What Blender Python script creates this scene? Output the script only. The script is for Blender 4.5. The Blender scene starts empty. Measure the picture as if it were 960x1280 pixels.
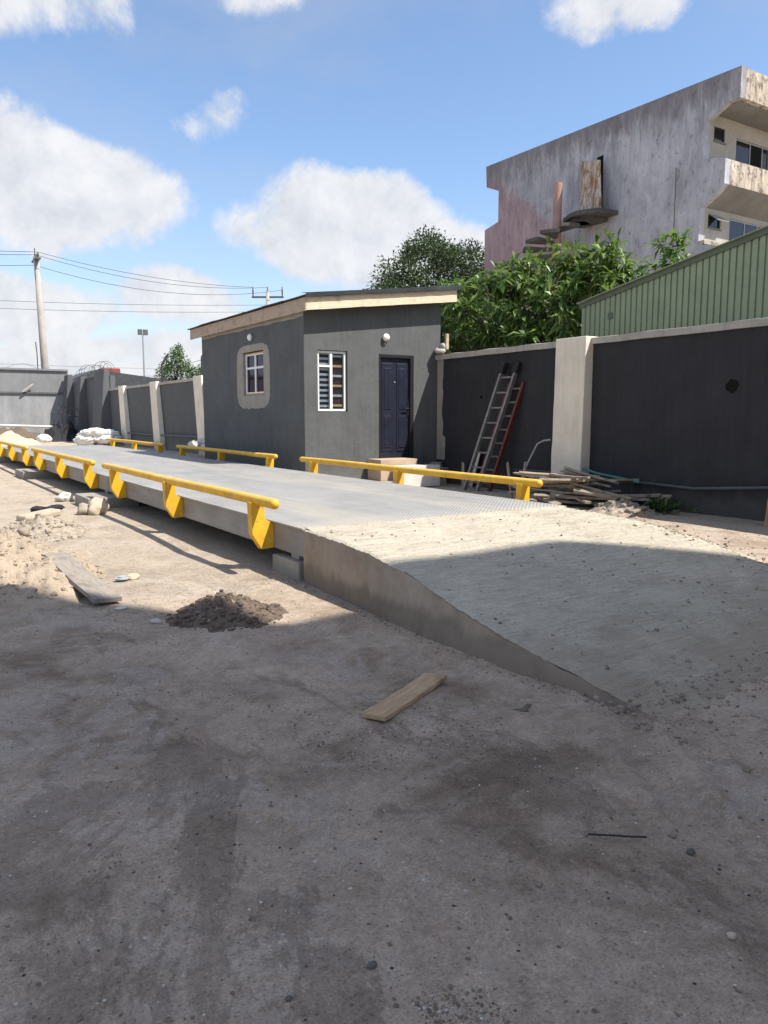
import bpy, bmesh, math, random
import numpy as np
from math import sin, cos, pi, radians, atan2, sqrt
from mathutils import Vector, Matrix, Quaternion, noise as mnoise

random.seed(7)
rng = np.random.default_rng(7)
scene = bpy.context.scene
col = scene.collection

# ------------------------------------------------------------------ camera
cd = bpy.data.cameras.new('camera')
cam = bpy.data.objects.new('camera', cd)
col.objects.link(cam)
cam.location = (-2.90, -5.78, 1.40)
cam.rotation_euler = (radians(90 - 7.059), 0, radians(-32.63))
cd.sensor_fit = 'HORIZONTAL'
cd.sensor_width = 36.0
cd.lens = 36.0 * 961 / 960
cd.clip_start = 0.05
cd.clip_end = 3000
scene.camera = cam
scene.render.resolution_x = 768
scene.render.resolution_y = 1024

# ------------------------------------------------------------------ light
SUN_FROM = Vector((0.25, -0.39, 0.65)).normalized()      # towards the sun
SUN_EL = math.asin(SUN_FROM.z)
SUN_ROT = atan2(SUN_FROM.x, SUN_FROM.y)
sd = bpy.data.lights.new('sun', 'SUN')
sd.energy = 4.35
sd.angle = radians(0.55)
sd.color = (1.0, 0.945, 0.86)
sun = bpy.data.objects.new('sun', sd)
col.objects.link(sun)
sun.rotation_euler = (-SUN_FROM).to_track_quat('-Z', 'Y').to_euler()
sun.location = (10, -12, 25)
scene.view_settings.view_transform = 'Standard'
scene.view_settings.look = 'None'
scene.view_settings.exposure = 0.90
scene.view_settings.gamma = 1.0

world = bpy.data.worlds.new('World')
scene.world = world
world.use_nodes = True


class Nt:
    """small helper for node trees"""
    def __init__(self, tree):
        self.t = tree
        tree.nodes.clear()

    def n(self, kind, *ins, **props):
        nd = self.t.nodes.new('ShaderNode' + kind)
        for k, v in props.items():
            setattr(nd, k, v)
        for i, v in enumerate(ins):
            self.set(nd, i, v)
        return nd

    def set(self, nd, i, v):
        if v is None:
            return
        s = nd.inputs[i]
        if isinstance(v, bpy.types.NodeSocket):
            self.t.links.new(v, s)
        elif isinstance(v, bpy.types.Node):
            self.t.links.new(v.outputs[0], s)
        else:
            if s.type == 'RGBA' and isinstance(v, (tuple, list)) and len(v) == 3:
                v = (*v, 1)
            s.default_value = v

    def m(self, op, a, b=None, c=None, clamp=False):
        return self.n('Math', a, b, c, operation=op, use_clamp=clamp).outputs[0]

    def vm(self, op, a, b=None):
        nd = self.n('VectorMath', a, b, operation=op)
        return nd.outputs[1] if op in ('DOT_PRODUCT', 'LENGTH') else nd.outputs[0]

    def mix(self, f, a, b, blend='MIX'):
        nd = self.t.nodes.new('ShaderNodeMix')
        nd.data_type = 'RGBA'
        nd.blend_type = blend
        self.set(nd, 0, f)
        self.set(nd, 6, a)
        self.set(nd, 7, b)
        return nd.outputs[2]

    def noise(self, vec, scale, detail=4, rough=0.55, dist=0.0):
        nd = self.n('TexNoise')
        if vec is not None:
            self.set(nd, 'Vector', vec)
        nd.inputs['Scale'].default_value = scale
        nd.inputs['Detail'].default_value = detail
        nd.inputs['Roughness'].default_value = rough
        nd.inputs['Distortion'].default_value = dist
        return nd.outputs[0]

    def vor(self, vec, scale, feature='F1', rand=1.0):
        nd = self.n('TexVoronoi', feature=feature)
        if vec is not None:
            self.set(nd, 'Vector', vec)
        nd.inputs['Scale'].default_value = scale
        nd.inputs['Randomness'].default_value = rand
        return nd

    def step(self, x, a, b):
        nd = self.n('MapRange', x, a, b, 0.0, 1.0, interpolation_type='SMOOTHSTEP')
        return nd.outputs[0]

    def ramp(self, f, stops):
        nd = self.n('ValToRGB', f)
        e = nd.color_ramp.elements
        while len(e) < len(stops):
            e.new(0.5)
        for el, (p, c) in zip(e, stops):
            el.position = p
            el.color = (*c, 1) if len(c) == 3 else c
        return nd.outputs[0]

    def scl(self, vec, s):
        return self.n('VectorMath', vec, s, operation='MULTIPLY').outputs[0]


def azel(a, e):
    a, e = radians(a), radians(e)
    return (sin(a) * cos(e), cos(a) * cos(e), sin(e))


def build_world():
    N = Nt(world.node_tree)
    sky = N.n('TexSky', sky_type='NISHITA')
    sky.sun_disc = False
    sky.sun_elevation = SUN_EL
    sky.sun_rotation = SUN_ROT
    sky.air_density = 1.0
    sky.dust_density = 0.8
    sky.ozone_density = 3.0
    tc = N.n('TexCoord')
    d = tc.outputs[0]
    sx = N.n('SeparateXYZ', d)
    az = N.m('MULTIPLY', N.m('ARCTAN2', sx.outputs[0], sx.outputs[1]), 180 / pi)
    el = N.m('MULTIPLY', N.m('ARCSINE', sx.outputs[2]), 180 / pi)
    n0 = N.noise(d, 3.1, 3, 0.5)
    n1 = N.noise(d, 9.5, 6, 0.64, 0.15)
    n2 = N.noise(N.vm('ADD', d, (0.010, -0.014, 0.022)), 9.5, 6, 0.64, 0.15)
    ae = N.n('CombineXYZ', N.m('ADD', az, N.m('MULTIPLY', N.m('SUBTRACT', n0, 0.5), 6)), el, 0.0).outputs[0]
    wv = N.noise(d, 5.5, 2, 0.5)
    ae = N.vm('ADD', ae, N.n('CombineXYZ', 0.0, N.m('MULTIPLY', N.m('SUBTRACT', wv, 0.5), 5.0), 0.0).outputs[0])
    acc, hgt = None, None
    for (a, e, ra, re, w) in CLOUDS:
        v = N.vm('MULTIPLY', N.vm('SUBTRACT', ae, (a, e, 0)), (1 / ra, 1 / re, 0))
        t = N.m('MULTIPLY_ADD', N.vm('DOT_PRODUCT', v, v), -w, w)
        if acc is None:
            acc, hgt = t, N.vm('DOT_PRODUCT', v, (0, 1, 0))
        else:
            k = N.m('GREATER_THAN', t, acc)
            hgt = N.n('Mix', k, hgt, N.vm('DOT_PRODUCT', v, (0, 1, 0))).outputs[0]
            acc = N.m('MAXIMUM', acc, t)
    acc = N.m('MAXIMUM', acc, -1.6)
    dens = N.m('ADD', acc, N.m('MULTIPLY', N.m('SUBTRACT', n1, 0.52), 3.0))
    # crisp sunlit tops, ragged fading bases
    soft = N.m('MULTIPLY_ADD', N.step(hgt, 0.6, -0.6), 0.60, 0.24)
    mask = N.m('DIVIDE', N.m('SUBTRACT', dens, -0.05), soft, clamp=True)
    mask = N.m('MULTIPLY', mask, N.m('MULTIPLY', mask, N.m('MULTIPLY_ADD', mask, -2.0, 3.0)))
    low = N.m('MULTIPLY', N.step(el, 17.0, 0.0), N.m('MULTIPLY_ADD', n1, 0.75, 0.12), clamp=True)
    veil = N.m('MULTIPLY', N.step(N.noise(N.scl(d, (1, 1, 2.2)), 2.6, 5, 0.62), 0.42, 0.75), 0.34)
    relief = N.m('MULTIPLY_ADD', N.m('SUBTRACT', n1, n2), 2.6, 0.55, clamp=True)
    bright = N.m('ADD', N.m('MULTIPLY', relief, 0.60), N.m('MULTIPLY', N.step(hgt, -0.9, 0.5), 0.5))
    bright = N.m('ADD', bright, 0.16, clamp=True)
    cc = N.mix(bright, (2.75, 2.92, 3.28), (4.85, 4.82, 4.82))
    skyc = N.mix(low, N.mix(veil, sky.outputs[0], (2.5, 2.7, 3.15)), (3.3, 3.4, 3.65))
    out = N.mix(N.m('MULTIPLY', mask, 0.95), skyc, cc)
    bg = N.n('Background', out, 0.118)
    N.n('OutputWorld', bg)


# azimuth (from +Y towards +X), elevation, half width, half height, weight: cumulus in view, then unseen ones added all round to whiten the fill light
CLOUDS = [(7, 25.8, 10.0, 3.4, 1.0), (10.5, 14.2, 9.4, 3.8, 1.6), (4, 15.8, 7.5, 4.2, 1.6), (30.2, 13.6, 8.6, 3.6, 1.6), (26.5, 12.8, 5.5, 2.6, 1.3), (35, 11.6, 6.6, 3.2, 1.4),
          (47.6, 26.0, 5.6, 2.4, 0.8), (20.9, 19.6, 2.8, 1.6, 0.45), (24.4, 26.8, 3.6, 1.5, 0.5), (7, 7.4, 9, 2.6, 1.6), (18.5, 7.9, 6.5, 2.4, 1.5), (10, 4.2, 9, 1.8, 1.3), (19, 4.0, 8, 1.6, 1.2), (12, 2.0, 20, 2.2, 1.2),
          (-22, 18, 17, 9, 1.3), (-55, 24, 19, 9, 1.3), (-95, 20, 20, 9, 1.3), (-80, 46, 24, 8, 1.2), (-138, 20, 20, 10, 1.3), (-130, 50, 26, 8, 1.2),
          (160, 14, 14, 7, 1.3), (136, 34, 18, 9, 1.2), (108, 14, 17, 8, 1.3), (86, 30, 15, 8, 1.2), (66, 10, 9, 4, 1.0), (45, 52, 40, 8, 1.2), (-30, 58, 36, 9, 1.2), (110, 62, 34, 9, 1.2), (0, 77, 120, 7, 1.1)]
build_world()

# ------------------------------------------------------------------ materials
MATS = {}


def material(name):
    m = bpy.data.materials.new(name)
    m.use_nodes = True
    MATS[name] = m
    N = Nt(m.node_tree)
    N.pos = N.n('NewGeometry').outputs['Position']
    return m, N


def finish(N, colour, rough=0.85, bump=None, bump_str=0.3, bump_dist=0.01, metal=0.0, spec=0.3, normal=None, extra=None):
    b = N.n('BsdfPrincipled')
    N.set(b, 'Base Color', colour)
    N.set(b, 'Roughness', rough)
    N.set(b, 'Metallic', metal)
    N.set(b, 'Specular IOR Level', spec)
    if bump is not None:
        bp = N.n('Bump')
        N.set(bp, 'Strength', bump_str)
        N.set(bp, 'Distance', bump_dist)
        N.set(bp, 'Height', bump)
        N.t.links.new(bp.outputs[0], b.inputs['Normal'])
    if extra:
        for k, v in extra.items():
            N.set(b, k, v)
    o = N.n('OutputMaterial')
    N.t.links.new(b.outputs[0], o.inputs[0])
    return b


def plain(name, c, rough=0.7, var=0.25, scale=6.0, metal=0.0, spec=0.3, bump=0.15, bscale=40.0, dist=0.005):
    """a colour with blotches and fine grain"""
    m, N = material(name)
    a = N.noise(N.pos, scale, 5, 0.6)
    b = N.noise(N.pos, scale * 9, 4, 0.6)
    f = N.m('ADD', N.m('MULTIPLY', a, 0.65), N.m('MULTIPLY', b, 0.35))
    lo = tuple(x * (1 - var) for x in c)
    hi = tuple(min(1, x * (1 + var)) for x in c)
    cc = N.ramp(f, [(0.3, lo), (0.7, hi)])
    finish(N, cc, rough, N.noise(N.pos, bscale, 4), bump, dist, metal, spec)
    return m


def painted_wall(name, c, streak=0.35, dirt=(0.16, 0.14, 0.12), dirt_h=0.5, scale=2.0, rough=0.8, base_z=0.0):
    """emulsion on cement render: roller blotches, run marks, splash dirt near the foot, chips"""
    m, N = material(name)
    p = N.pos
    big = N.noise(p, scale, 6, 0.62)
    run = N.noise(N.scl(p, (5.0, 5.0, 0.35)), 3.0, 5, 0.6)
    fine = N.noise(p, 60, 3, 0.6)
    f = N.m('ADD', N.m('MULTIPLY', big, 0.5), N.m('ADD', N.m('MULTIPLY', run, 0.35), N.m('MULTIPLY', fine, 0.15)))
    cc = N.ramp(f, [(0.30, tuple(x * (1 - streak) for x in c)), (0.5, c), (0.72, tuple(x * (1 + streak) for x in c))])
    z = N.n('SeparateXYZ', p).outputs[2]
    foot = N.m('ADD', N.m('DIVIDE', N.m('SUBTRACT', z, base_z), dirt_h), N.m('MULTIPLY', N.m('SUBTRACT', N.noise(p, 3.5, 6, 0.65), 0.5), 1.6))
    ff = N.m('MULTIPLY', N.step(foot, 1.0, 0.1), 0.55)
    cc = N.mix(ff, cc, dirt)
    chip = N.step(N.noise(p, 9, 6, 0.7), 0.73, 0.76)
    cc = N.mix(N.m('MULTIPLY', chip, 0.5), cc, tuple(min(1, x * 2.2 + 0.03) for x in c))
    h = N.m('ADD', N.m('MULTIPLY', N.noise(p, 4.5, 6, 0.62), 1.6), N.m('MULTIPLY', fine, 0.22))
    finish(N, cc, rough, h, 0.45, 0.02)
    return m


def wood(name, c1, c2, axis=(1, 14, 14), rough=0.8):
    m, N = material(name)
    p = N.n('TexCoord').outputs['Object']
    v = N.scl(p, axis)
    g = N.noise(v, 5.0, 6, 0.65, 0.6)
    k = N.noise(p, 5.0, 4, 0.6)
    cc = N.ramp(g, [(0.28, c1), (0.62, c2)])
    cc = N.mix(N.m('MULTIPLY', N.step(k, 0.5, 0.75), 0.55), cc, tuple(0.55 * x for x in c1))
    finish(N, cc, rough, g, 0.35, 0.004)
    return m


def m_ground():
    m, N = material('compacted_earth')
    p = N.pos
    big = N.noise(p, 0.55, 6, 0.6, 0.4)
    mid = N.noise(p, 2.1, 7, 0.66, 0.6)
    fine = N.noise(p, 14, 6, 0.68)
    grit = N.noise(p, 120, 4, 0.7)
    grit2 = N.noise(p, 330, 2, 0.6)
    grit3 = N.noise(p, 48, 4, 0.75)
    base = N.ramp(N.m('ADD', N.m('MULTIPLY', big, 0.45), N.m('MULTIPLY', mid, 0.55)),
                  [(0.38, (0.255, 0.190, 0.140)), (0.46, (0.395, 0.308, 0.235)), (0.54, (0.48, 0.383, 0.298)), (0.64, (0.52, 0.43, 0.345))])
    # pale sandy tone by the scale; foreground colour lifted apart to brighten its shade
    y = N.n('SeparateXYZ', p).outputs[1]
    sand = N.step(N.m('ADD', y, N.m('MULTIPLY', N.m('SUBTRACT', big, 0.5), 3.0)), -1.7, 1.6)
    sandc = N.ramp(mid, [(0.3, (0.35, 0.29, 0.222)), (0.55, (0.43, 0.37, 0.293)), (0.75, (0.475, 0.42, 0.345))])
    cc = N.mix(N.m('MULTIPLY', sand, 0.85), base, sandc)
    # bluish grey cement spills
    cem = N.step(N.noise(p, 1.3, 8, 0.66, 0.8), 0.56, 0.60)
    cc = N.mix(N.m('MULTIPLY', cem, 0.5), cc, (0.44, 0.385, 0.33))
    # damp gritty dark drifts
    dark = N.step(N.noise(N.scl(p, (1.0, 0.6, 1)), 1.25, 9, 0.74, 0.7), 0.545, 0.60)
    cc = N.mix(N.m('MULTIPLY', dark, N.m('MULTIPLY_ADD', sand, -0.28, 0.38)), cc, (0.175, 0.13, 0.096))
    red = N.step(N.noise(p, 2.6, 4, 0.6), 0.60, 0.72)
    cc = N.mix(N.m('MULTIPLY', red, 0.35), cc, (0.36, 0.25, 0.18))
    cc = N.mix(1.0, cc, N.ramp(fine, [(0.3, (0.84, 0.83, 0.82)), (0.7, (1.12, 1.12, 1.12))]), 'MULTIPLY')
    cc = N.mix(1.0, cc, N.ramp(N.m('ADD', N.m('MULTIPLY', grit, 0.6), N.m('MULTIPLY', grit3, 0.4)), [(0.35, (0.50, 0.48, 0.46)), (0.46, (0.94, 0.93, 0.92)), (0.54, (1.05, 1.05, 1.05)), (0.65, (1.45, 1.44, 1.42))]), 'MULTIPLY')
    # flecks of shell, cement and dark grit
    vo = N.vor(p, 34)
    pick = N.n('SeparateColor', vo.outputs['Color'])
    sz = N.m('MULTIPLY_ADD', pick.outputs[1], 0.16, 0.05)
    dot = N.m('LESS_THAN', vo.outputs['Distance'], sz)
    cc = N.mix(N.m('MULTIPLY', dot, N.m('GREATER_THAN', pick.outputs[0], 0.93)), cc, (0.62, 0.59, 0.55))
    cc = N.mix(N.m('MULTIPLY', dot, N.m('LESS_THAN', pick.outputs[0], 0.10)), cc, (0.06, 0.052, 0.048))
    h = N.m('ADD', N.m('MULTIPLY', fine, 0.45), N.m('ADD', N.m('MULTIPLY', grit, 0.45), N.m('ADD', N.m('MULTIPLY', grit3, 0.6), N.m('MULTIPLY', grit2, 0.12))))
    h = N.m('ADD', h, N.m('MULTIPLY', dark, N.m('MULTIPLY', N.noise(p, 55, 4, 0.7), 0.5)))
    finish(N, cc, 0.92, h, 1.0, 0.024, spec=0.2)
    return m


def m_concrete_ramp():
    m, N = material('broomed_concrete')
    p = N.pos
    mid = N.noise(p, 1.6, 6, 0.62, 0.3)
    fine = N.noise(p, 22, 6, 0.7)
    grit = N.noise(p, 140, 3, 0.7)
    br = N.noise(N.scl(p, (2.2, 26, 26)), 2.0, 5, 0.6, 0.4)
    cc = N.ramp(N.m('ADD', N.m('MULTIPLY', mid, 0.6), N.m('MULTIPLY', fine, 0.4)),
                [(0.34, (0.355, 0.315, 0.252)), (0.5, (0.475, 0.428, 0.347)), (0.66, (0.56, 0.51, 0.418))])
    cc = N.mix(1.0, cc, N.ramp(br, [(0.32, (0.82, 0.81, 0.80)), (0.6, (1.05, 1.05, 1.04))]), 'MULTIPLY')
    cc = N.mix(1.0, cc, N.ramp(N.m('ADD', N.m('MULTIPLY', grit, 0.5), N.m('MULTIPLY', N.noise(p, 45, 5, 0.75), 0.5)), [(0.32, (0.50, 0.49, 0.48)), (0.47, (1, 1, 1)), (0.7, (1.15, 1.15, 1.15))]), 'MULTIPLY')
    # earth trodden over the low end
    y = N.n('SeparateXYZ', p).outputs[1]
    e = N.step(N.m('ADD', y, N.m('MULTIPLY', N.m('SUBTRACT', N.noise(p, 2.2, 7, 0.68), 0.5), 3.6)), -2.2, -3.6)
    cc = N.mix(N.m('MULTIPLY', e, 0.75), cc, (0.33, 0.265, 0.20))
    smear = N.step(N.noise(N.scl(p, (0.8, 2.4, 1)), 2.4, 7, 0.72, 0.5), 0.54, 0.68)
    cc = N.mix(N.m('MULTIPLY', smear, 0.55), cc, (0.27, 0.225, 0.18))
    h = N.m('ADD', N.m('MULTIPLY', br, 1.0), N.m('ADD', N.m('MULTIPLY', fine, 0.8), N.m('MULTIPLY', grit, 0.25)))
    finish(N, cc, 0.9, h, 1.0, 0.022, spec=0.2)
    return m


def m_ramp_side():
    m, N = material('trowelled_render')
    p = N.pos
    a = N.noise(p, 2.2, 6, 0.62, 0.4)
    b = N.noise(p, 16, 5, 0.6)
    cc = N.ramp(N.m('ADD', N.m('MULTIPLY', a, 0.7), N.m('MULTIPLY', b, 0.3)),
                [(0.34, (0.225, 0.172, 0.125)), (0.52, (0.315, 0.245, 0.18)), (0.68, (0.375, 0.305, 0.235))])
    xyz = N.n('SeparateXYZ', p)
    # damp that has risen from the foot, with a ragged upper edge
    lim = N.m('MULTIPLY_ADD', N.noise(N.scl(p, (1, 3.2, 0.2)), 1.0, 5, 0.6), 0.34, -0.03)
    damp = N.step(N.m('SUBTRACT', lim, xyz.outputs[2]), -0.05, 0.045)
    cc = N.mix(N.m('MULTIPLY', damp, 0.55), cc, (0.10, 0.078, 0.062))
    finish(N, cc, 0.8, b, 0.3, 0.01, spec=0.25)
    return m


def m_deck():
    m, N = material('dusty_chequer_plate')
    p = N.pos
    a = N.noise(p, 1.1, 6, 0.62, 0.4)
    b = N.noise(N.scl(p, (1, 0.25, 1)), 5, 6, 0.65)
    g = N.noise(p, 90, 3, 0.6)
    cc = N.ramp(N.m('ADD', N.m('MULTIPLY', a, 0.55), N.m('MULTIPLY', b, 0.45)),
                [(0.33, (0.23, 0.227, 0.218)), (0.5, (0.298, 0.294, 0.282)), (0.68, (0.365, 0.357, 0.333))])
    dust = N.step(N.noise(N.scl(p, (2.2, 0.22, 1)), 1.6, 6, 0.65, 0.3), 0.57, 0.70)
    cc = N.mix(N.m('MULTIPLY', dust, 0.6), cc, (0.44, 0.40, 0.315))
    x = N.n('SeparateXYZ', p)
    # wheel lanes rubbed with yard dust
    lane = N.m('MINIMUM', N.m('ABSOLUTE', N.m('SUBTRACT', x.outputs[0], 0.75)), N.m('ABSOLUTE', N.m('SUBTRACT', x.outputs[0], 2.25)))
    lane = N.m('MULTIPLY', N.step(lane, 0.42, 0.08), N.step(N.noise(N.scl(p, (3.0, 0.35, 1)), 1.4, 6, 0.7, 0.4), 0.40, 0.66))
    cc = N.mix(N.m('MULTIPLY', lane, 0.55), cc, (0.43, 0.38, 0.295))
    mud = N.step(N.noise(p, 3.2, 7, 0.72, 0.3), 0.60, 0.70)
    cc = N.mix(N.m('MULTIPLY', mud, 0.45), cc, (0.17, 0.155, 0.14))
    near = N.step(N.m('ADD', x.outputs[1], N.m('MULTIPLY', N.m('SUBTRACT', a, 0.5), 1.6)), 0.6, 0.0)
    cc = N.mix(N.m('MULTIPLY', near, 0.6), cc, (0.46, 0.42, 0.345))
    # raised lozenges, alternate rows turned the other way
    k = 2 * pi / 0.052
    s1 = N.m('SINE', N.m('MULTIPLY', N.m('ADD', x.outputs[0], x.outputs[1]), k))
    s2 = N.m('SINE', N.m('MULTIPLY', N.m('SUBTRACT', x.outputs[0], x.outputs[1]), k))
    loz = N.step(N.m('MAXIMUM', N.m('MULTIPLY', s1, N.m('GREATER_THAN', s2, 0.0)), N.m('MULTIPLY', s2, N.m('LESS_THAN', s1, 0.0))), 0.55, 0.85)
    cc = N.mix(N.m('MULTIPLY', loz, 0.5), cc, (0.20, 0.205, 0.215))
    cc = N.mix(1.0, cc, N.ramp(g, [(0.3, (0.85, 0.85, 0.85)), (0.7, (1.1, 1.1, 1.1))]), 'MULTIPLY')
    finish(N, cc, 0.62, N.m('ADD', loz, N.m('MULTIPLY', g, 0.4)), 0.9, 0.006, metal=0.0, spec=0.35)
    return m


def m_yellow():
    m, N = material('yellow_enamel')
    p = N.pos
    a = N.noise(p, 5, 5, 0.6)
    cc = N.ramp(a, [(0.3, (0.60, 0.315, 0.012)), (0.6, (0.72, 0.405, 0.018)), (0.75, (0.70, 0.43, 0.06))])
    dirt = N.step(N.noise(p, 9, 8, 0.74), 0.50, 0.64)
    cc = N.mix(N.m('MULTIPLY', dirt, 0.55), cc, (0.36, 0.25, 0.12))
    chip = N.step(N.noise(p, 22, 7, 0.74), 0.625, 0.65)
    cc = N.mix(chip, cc, (0.19, 0.125, 0.08))
    up = N.n('SeparateXYZ', N.n('NewGeometry').outputs['Normal']).outputs[2]
    cc = N.mix(N.m('MULTIPLY', N.step(up, 0.3, 1.0), N.m('MULTIPLY_ADD', a, 0.5, 0.05)), cc, (0.60, 0.47, 0.24))
    finish(N, cc, 0.58, N.noise(p, 60, 3), 0.2, 0.004, spec=0.35)
    return m


def m_beam():
    m, N = material('grey_painted_steel')
    p = N.pos
    a = N.noise(N.scl(p, (1, 0.4, 2)), 3, 6, 0.65)
    cc = N.ramp(a, [(0.3, (0.19, 0.178, 0.16)), (0.55, (0.27, 0.255, 0.235)), (0.72, (0.33, 0.31, 0.285))])
    r = N.step(N.noise(p, 12, 6, 0.7), 0.64, 0.74)
    cc = N.mix(N.m('MULTIPLY', r, 0.5), cc, (0.16, 0.085, 0.045))
    finish(N, cc, 0.6, N.noise(p, 40, 3), 0.12, 0.004, spec=0.35)
    return m


def m_old_block():
    """weather-blackened pale render of the disused block: vertical soot runs, pits and flaking"""
    m, N = material('weathered_render')
    p = N.pos
    xyz = N.n('SeparateXYZ', p)
    a = N.noise(p, 0.45, 7, 0.65, 0.5)
    runs = N.noise(N.scl(p, (2.6, 2.6, 0.6)), 1.2, 8, 0.74, 0.6)
    pits = N.noise(N.scl(p, (1, 1, 0.7)), 3.0, 8, 0.74)
    cc = N.ramp(N.m('ADD', N.m('MULTIPLY', a, 0.5), N.m('MULTIPLY', runs, 0.5)),
                [(0.34, (0.212, 0.216, 0.245)), (0.5, (0.362, 0.367, 0.405)), (0.63, (0.485, 0.49, 0.525))])
    # pinkish old coat left on the far lower part, with a slanting edge
    edge = N.m('SUBTRACT', N.m('MULTIPLY_ADD', xyz.outputs[1], 0.74, -5.55), xyz.outputs[2])
    pink = N.step(N.m('ADD', edge, N.m('MULTIPLY', N.m('SUBTRACT', pits, 0.5), 2.2)), -0.35, 0.55)
    pc = N.ramp(runs, [(0.3, (0.25, 0.16, 0.17)), (0.55, (0.37, 0.245, 0.26)), (0.75, (0.43, 0.32, 0.32))])
    cc = N.mix(N.m('MULTIPLY', pink, 0.78), cc, pc)
    # soot streaming from the parapet
    top = N.step(N.m('SUBTRACT', N.m('MULTIPLY_ADD', runs, 3.6, 11.3), xyz.outputs[2]), 0.6, -1.0)
    cc = N.mix(N.m('MULTIPLY', top, 0.62), cc, (0.115, 0.095, 0.10))
    blk = N.step(pits, 0.57, 0.66)
    cc = N.mix(N.m('MULTIPLY', blk, 0.55), cc, (0.13, 0.115, 0.12))
    spot = N.step(N.noise(N.scl(p, (1, 1, 0.5)), 6.0, 7, 0.74), 0.60, 0.66)
    cc = N.mix(N.m('MULTIPLY', spot, 0.7), cc, (0.07, 0.06, 0.06))
    rose = N.step(N.noise(p, 1.3, 6, 0.7), 0.57, 0.68)
    cc = N.mix(N.m('MULTIPLY', rose, 0.22), cc, (0.36, 0.27, 0.29))
    finish(N, cc, 0.95, pits, 0.5, 0.05, spec=0.1)
    return m


def m_old_front():
    m, N = material('stained_cream_render')
    p = N.pos
    runs = N.noise(N.scl(p, (3.0, 3.0, 0.3)), 1.6, 7, 0.68, 0.2)
    pits = N.noise(p, 2.6, 8, 0.74)
    cc = N.ramp(runs, [(0.3, (0.16, 0.135, 0.11)), (0.5, (0.40, 0.35, 0.285)), (0.7, (0.56, 0.51, 0.43))])
    blk = N.step(pits, 0.50, 0.60)
    cc = N.mix(N.m('MULTIPLY', blk, 0.75), cc, (0.09, 0.075, 0.065))
    fl = N.step(N.noise(p, 1.7, 5, 0.6), 0.60, 0.66)
    cc = N.mix(N.m('MULTIPLY', fl, 0.7), cc, (0.64, 0.60, 0.50))
    finish(N, cc, 0.95, pits, 0.5, 0.04, spec=0.1)
    return m


def m_leaf(name, dark, mid, light, trans=0.3, rough=0.45):
    m, N = material(name)
    isl = N.n('NewGeometry').outputs['Random Per Island']
    cc = N.ramp(isl, [(0.0, dark), (0.5, mid), (0.92, light)])
    b = N.n('BsdfPrincipled')
    N.set(b, 'Base Color', cc)
    N.set(b, 'Roughness', rough)
    N.set(b, 'Specular IOR Level', 0.45)
    t = N.n('BsdfTranslucent')
    N.set(t, 'Color', N.mix(0.5, cc, light))
    s = N.n('MixShader', trans)
    N.t.links.new(b.outputs[0], s.inputs[1])
    N.t.links.new(t.outputs[0], s.inputs[2])
    o = N.n('OutputMaterial')
    N.t.links.new(s.outputs[0], o.inputs[0])
    return m


def m_glass(name, tint, clear=0.6, refl=1.0):
    m, N = material(name)
    fr = N.n('Fresnel')
    fr.inputs[0].default_value = 1.5
    tr = N.n('BsdfTransparent', tint)
    gl = N.n('BsdfGlossy')
    N.set(gl, 'Color', (0.9, 0.92, 0.95))
    N.set(gl, 'Roughness', 0.03)
    df = N.n('BsdfDiffuse', (0.02, 0.02, 0.03))
    base = N.n('MixShader', clear)
    N.t.links.new(df.outputs[0], base.inputs[1])
    N.t.links.new(tr.outputs[0], base.inputs[2])
    s = N.n('MixShader', N.m('MULTIPLY', fr.outputs[0], refl))
    N.t.links.new(base.outputs[0], s.inputs[1])
    N.t.links.new(gl.outputs[0], s.inputs[2])
    o = N.n('OutputMaterial')
    N.t.links.new(s.outputs[0], o.inputs[0])
    return m


def m_rust():
    m, N = material('rusted_sheet')
    p = N.pos
    a = N.noise(N.scl(p, (3, 3, 0.8)), 2.2, 7, 0.7, 0.3)
    cc = N.ramp(a, [(0.33, (0.19, 0.085, 0.045)), (0.46, (0.30, 0.185, 0.115)), (0.56, (0.45, 0.40, 0.34)), (0.7, (0.52, 0.48, 0.43))])
    finish(N, cc, 0.85, a, 0.3, 0.02)
    return m


def m_backwall():
    m, N = material('grey_cement_wall')
    p = N.pos
    z = N.n('SeparateXYZ', p).outputs[2]
    a = N.noise(p, 0.6, 7, 0.65, 0.5)
    b = N.noise(N.scl(p, (1.5, 1.5, 0.3)), 1.8, 6, 0.65)
    cc = N.ramp(N.m('ADD', N.m('MULTIPLY', a, 0.55), N.m('MULTIPLY', b, 0.45)),
                [(0.33, (0.195, 0.20, 0.205)), (0.5, (0.26, 0.265, 0.27)), (0.68, (0.33, 0.335, 0.335))])
    up = N.step(N.m('ADD', z, N.m('MULTIPLY', N.m('SUBTRACT', a, 0.5), 0.25)), 2.9, 3.0)
    cc = N.mix(N.m('MULTIPLY', up, 0.5), cc, (0.15, 0.15, 0.155))
    finish(N, cc, 0.9, N.noise(p, 8, 5), 0.3, 0.02, spec=0.15)
    return m


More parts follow.
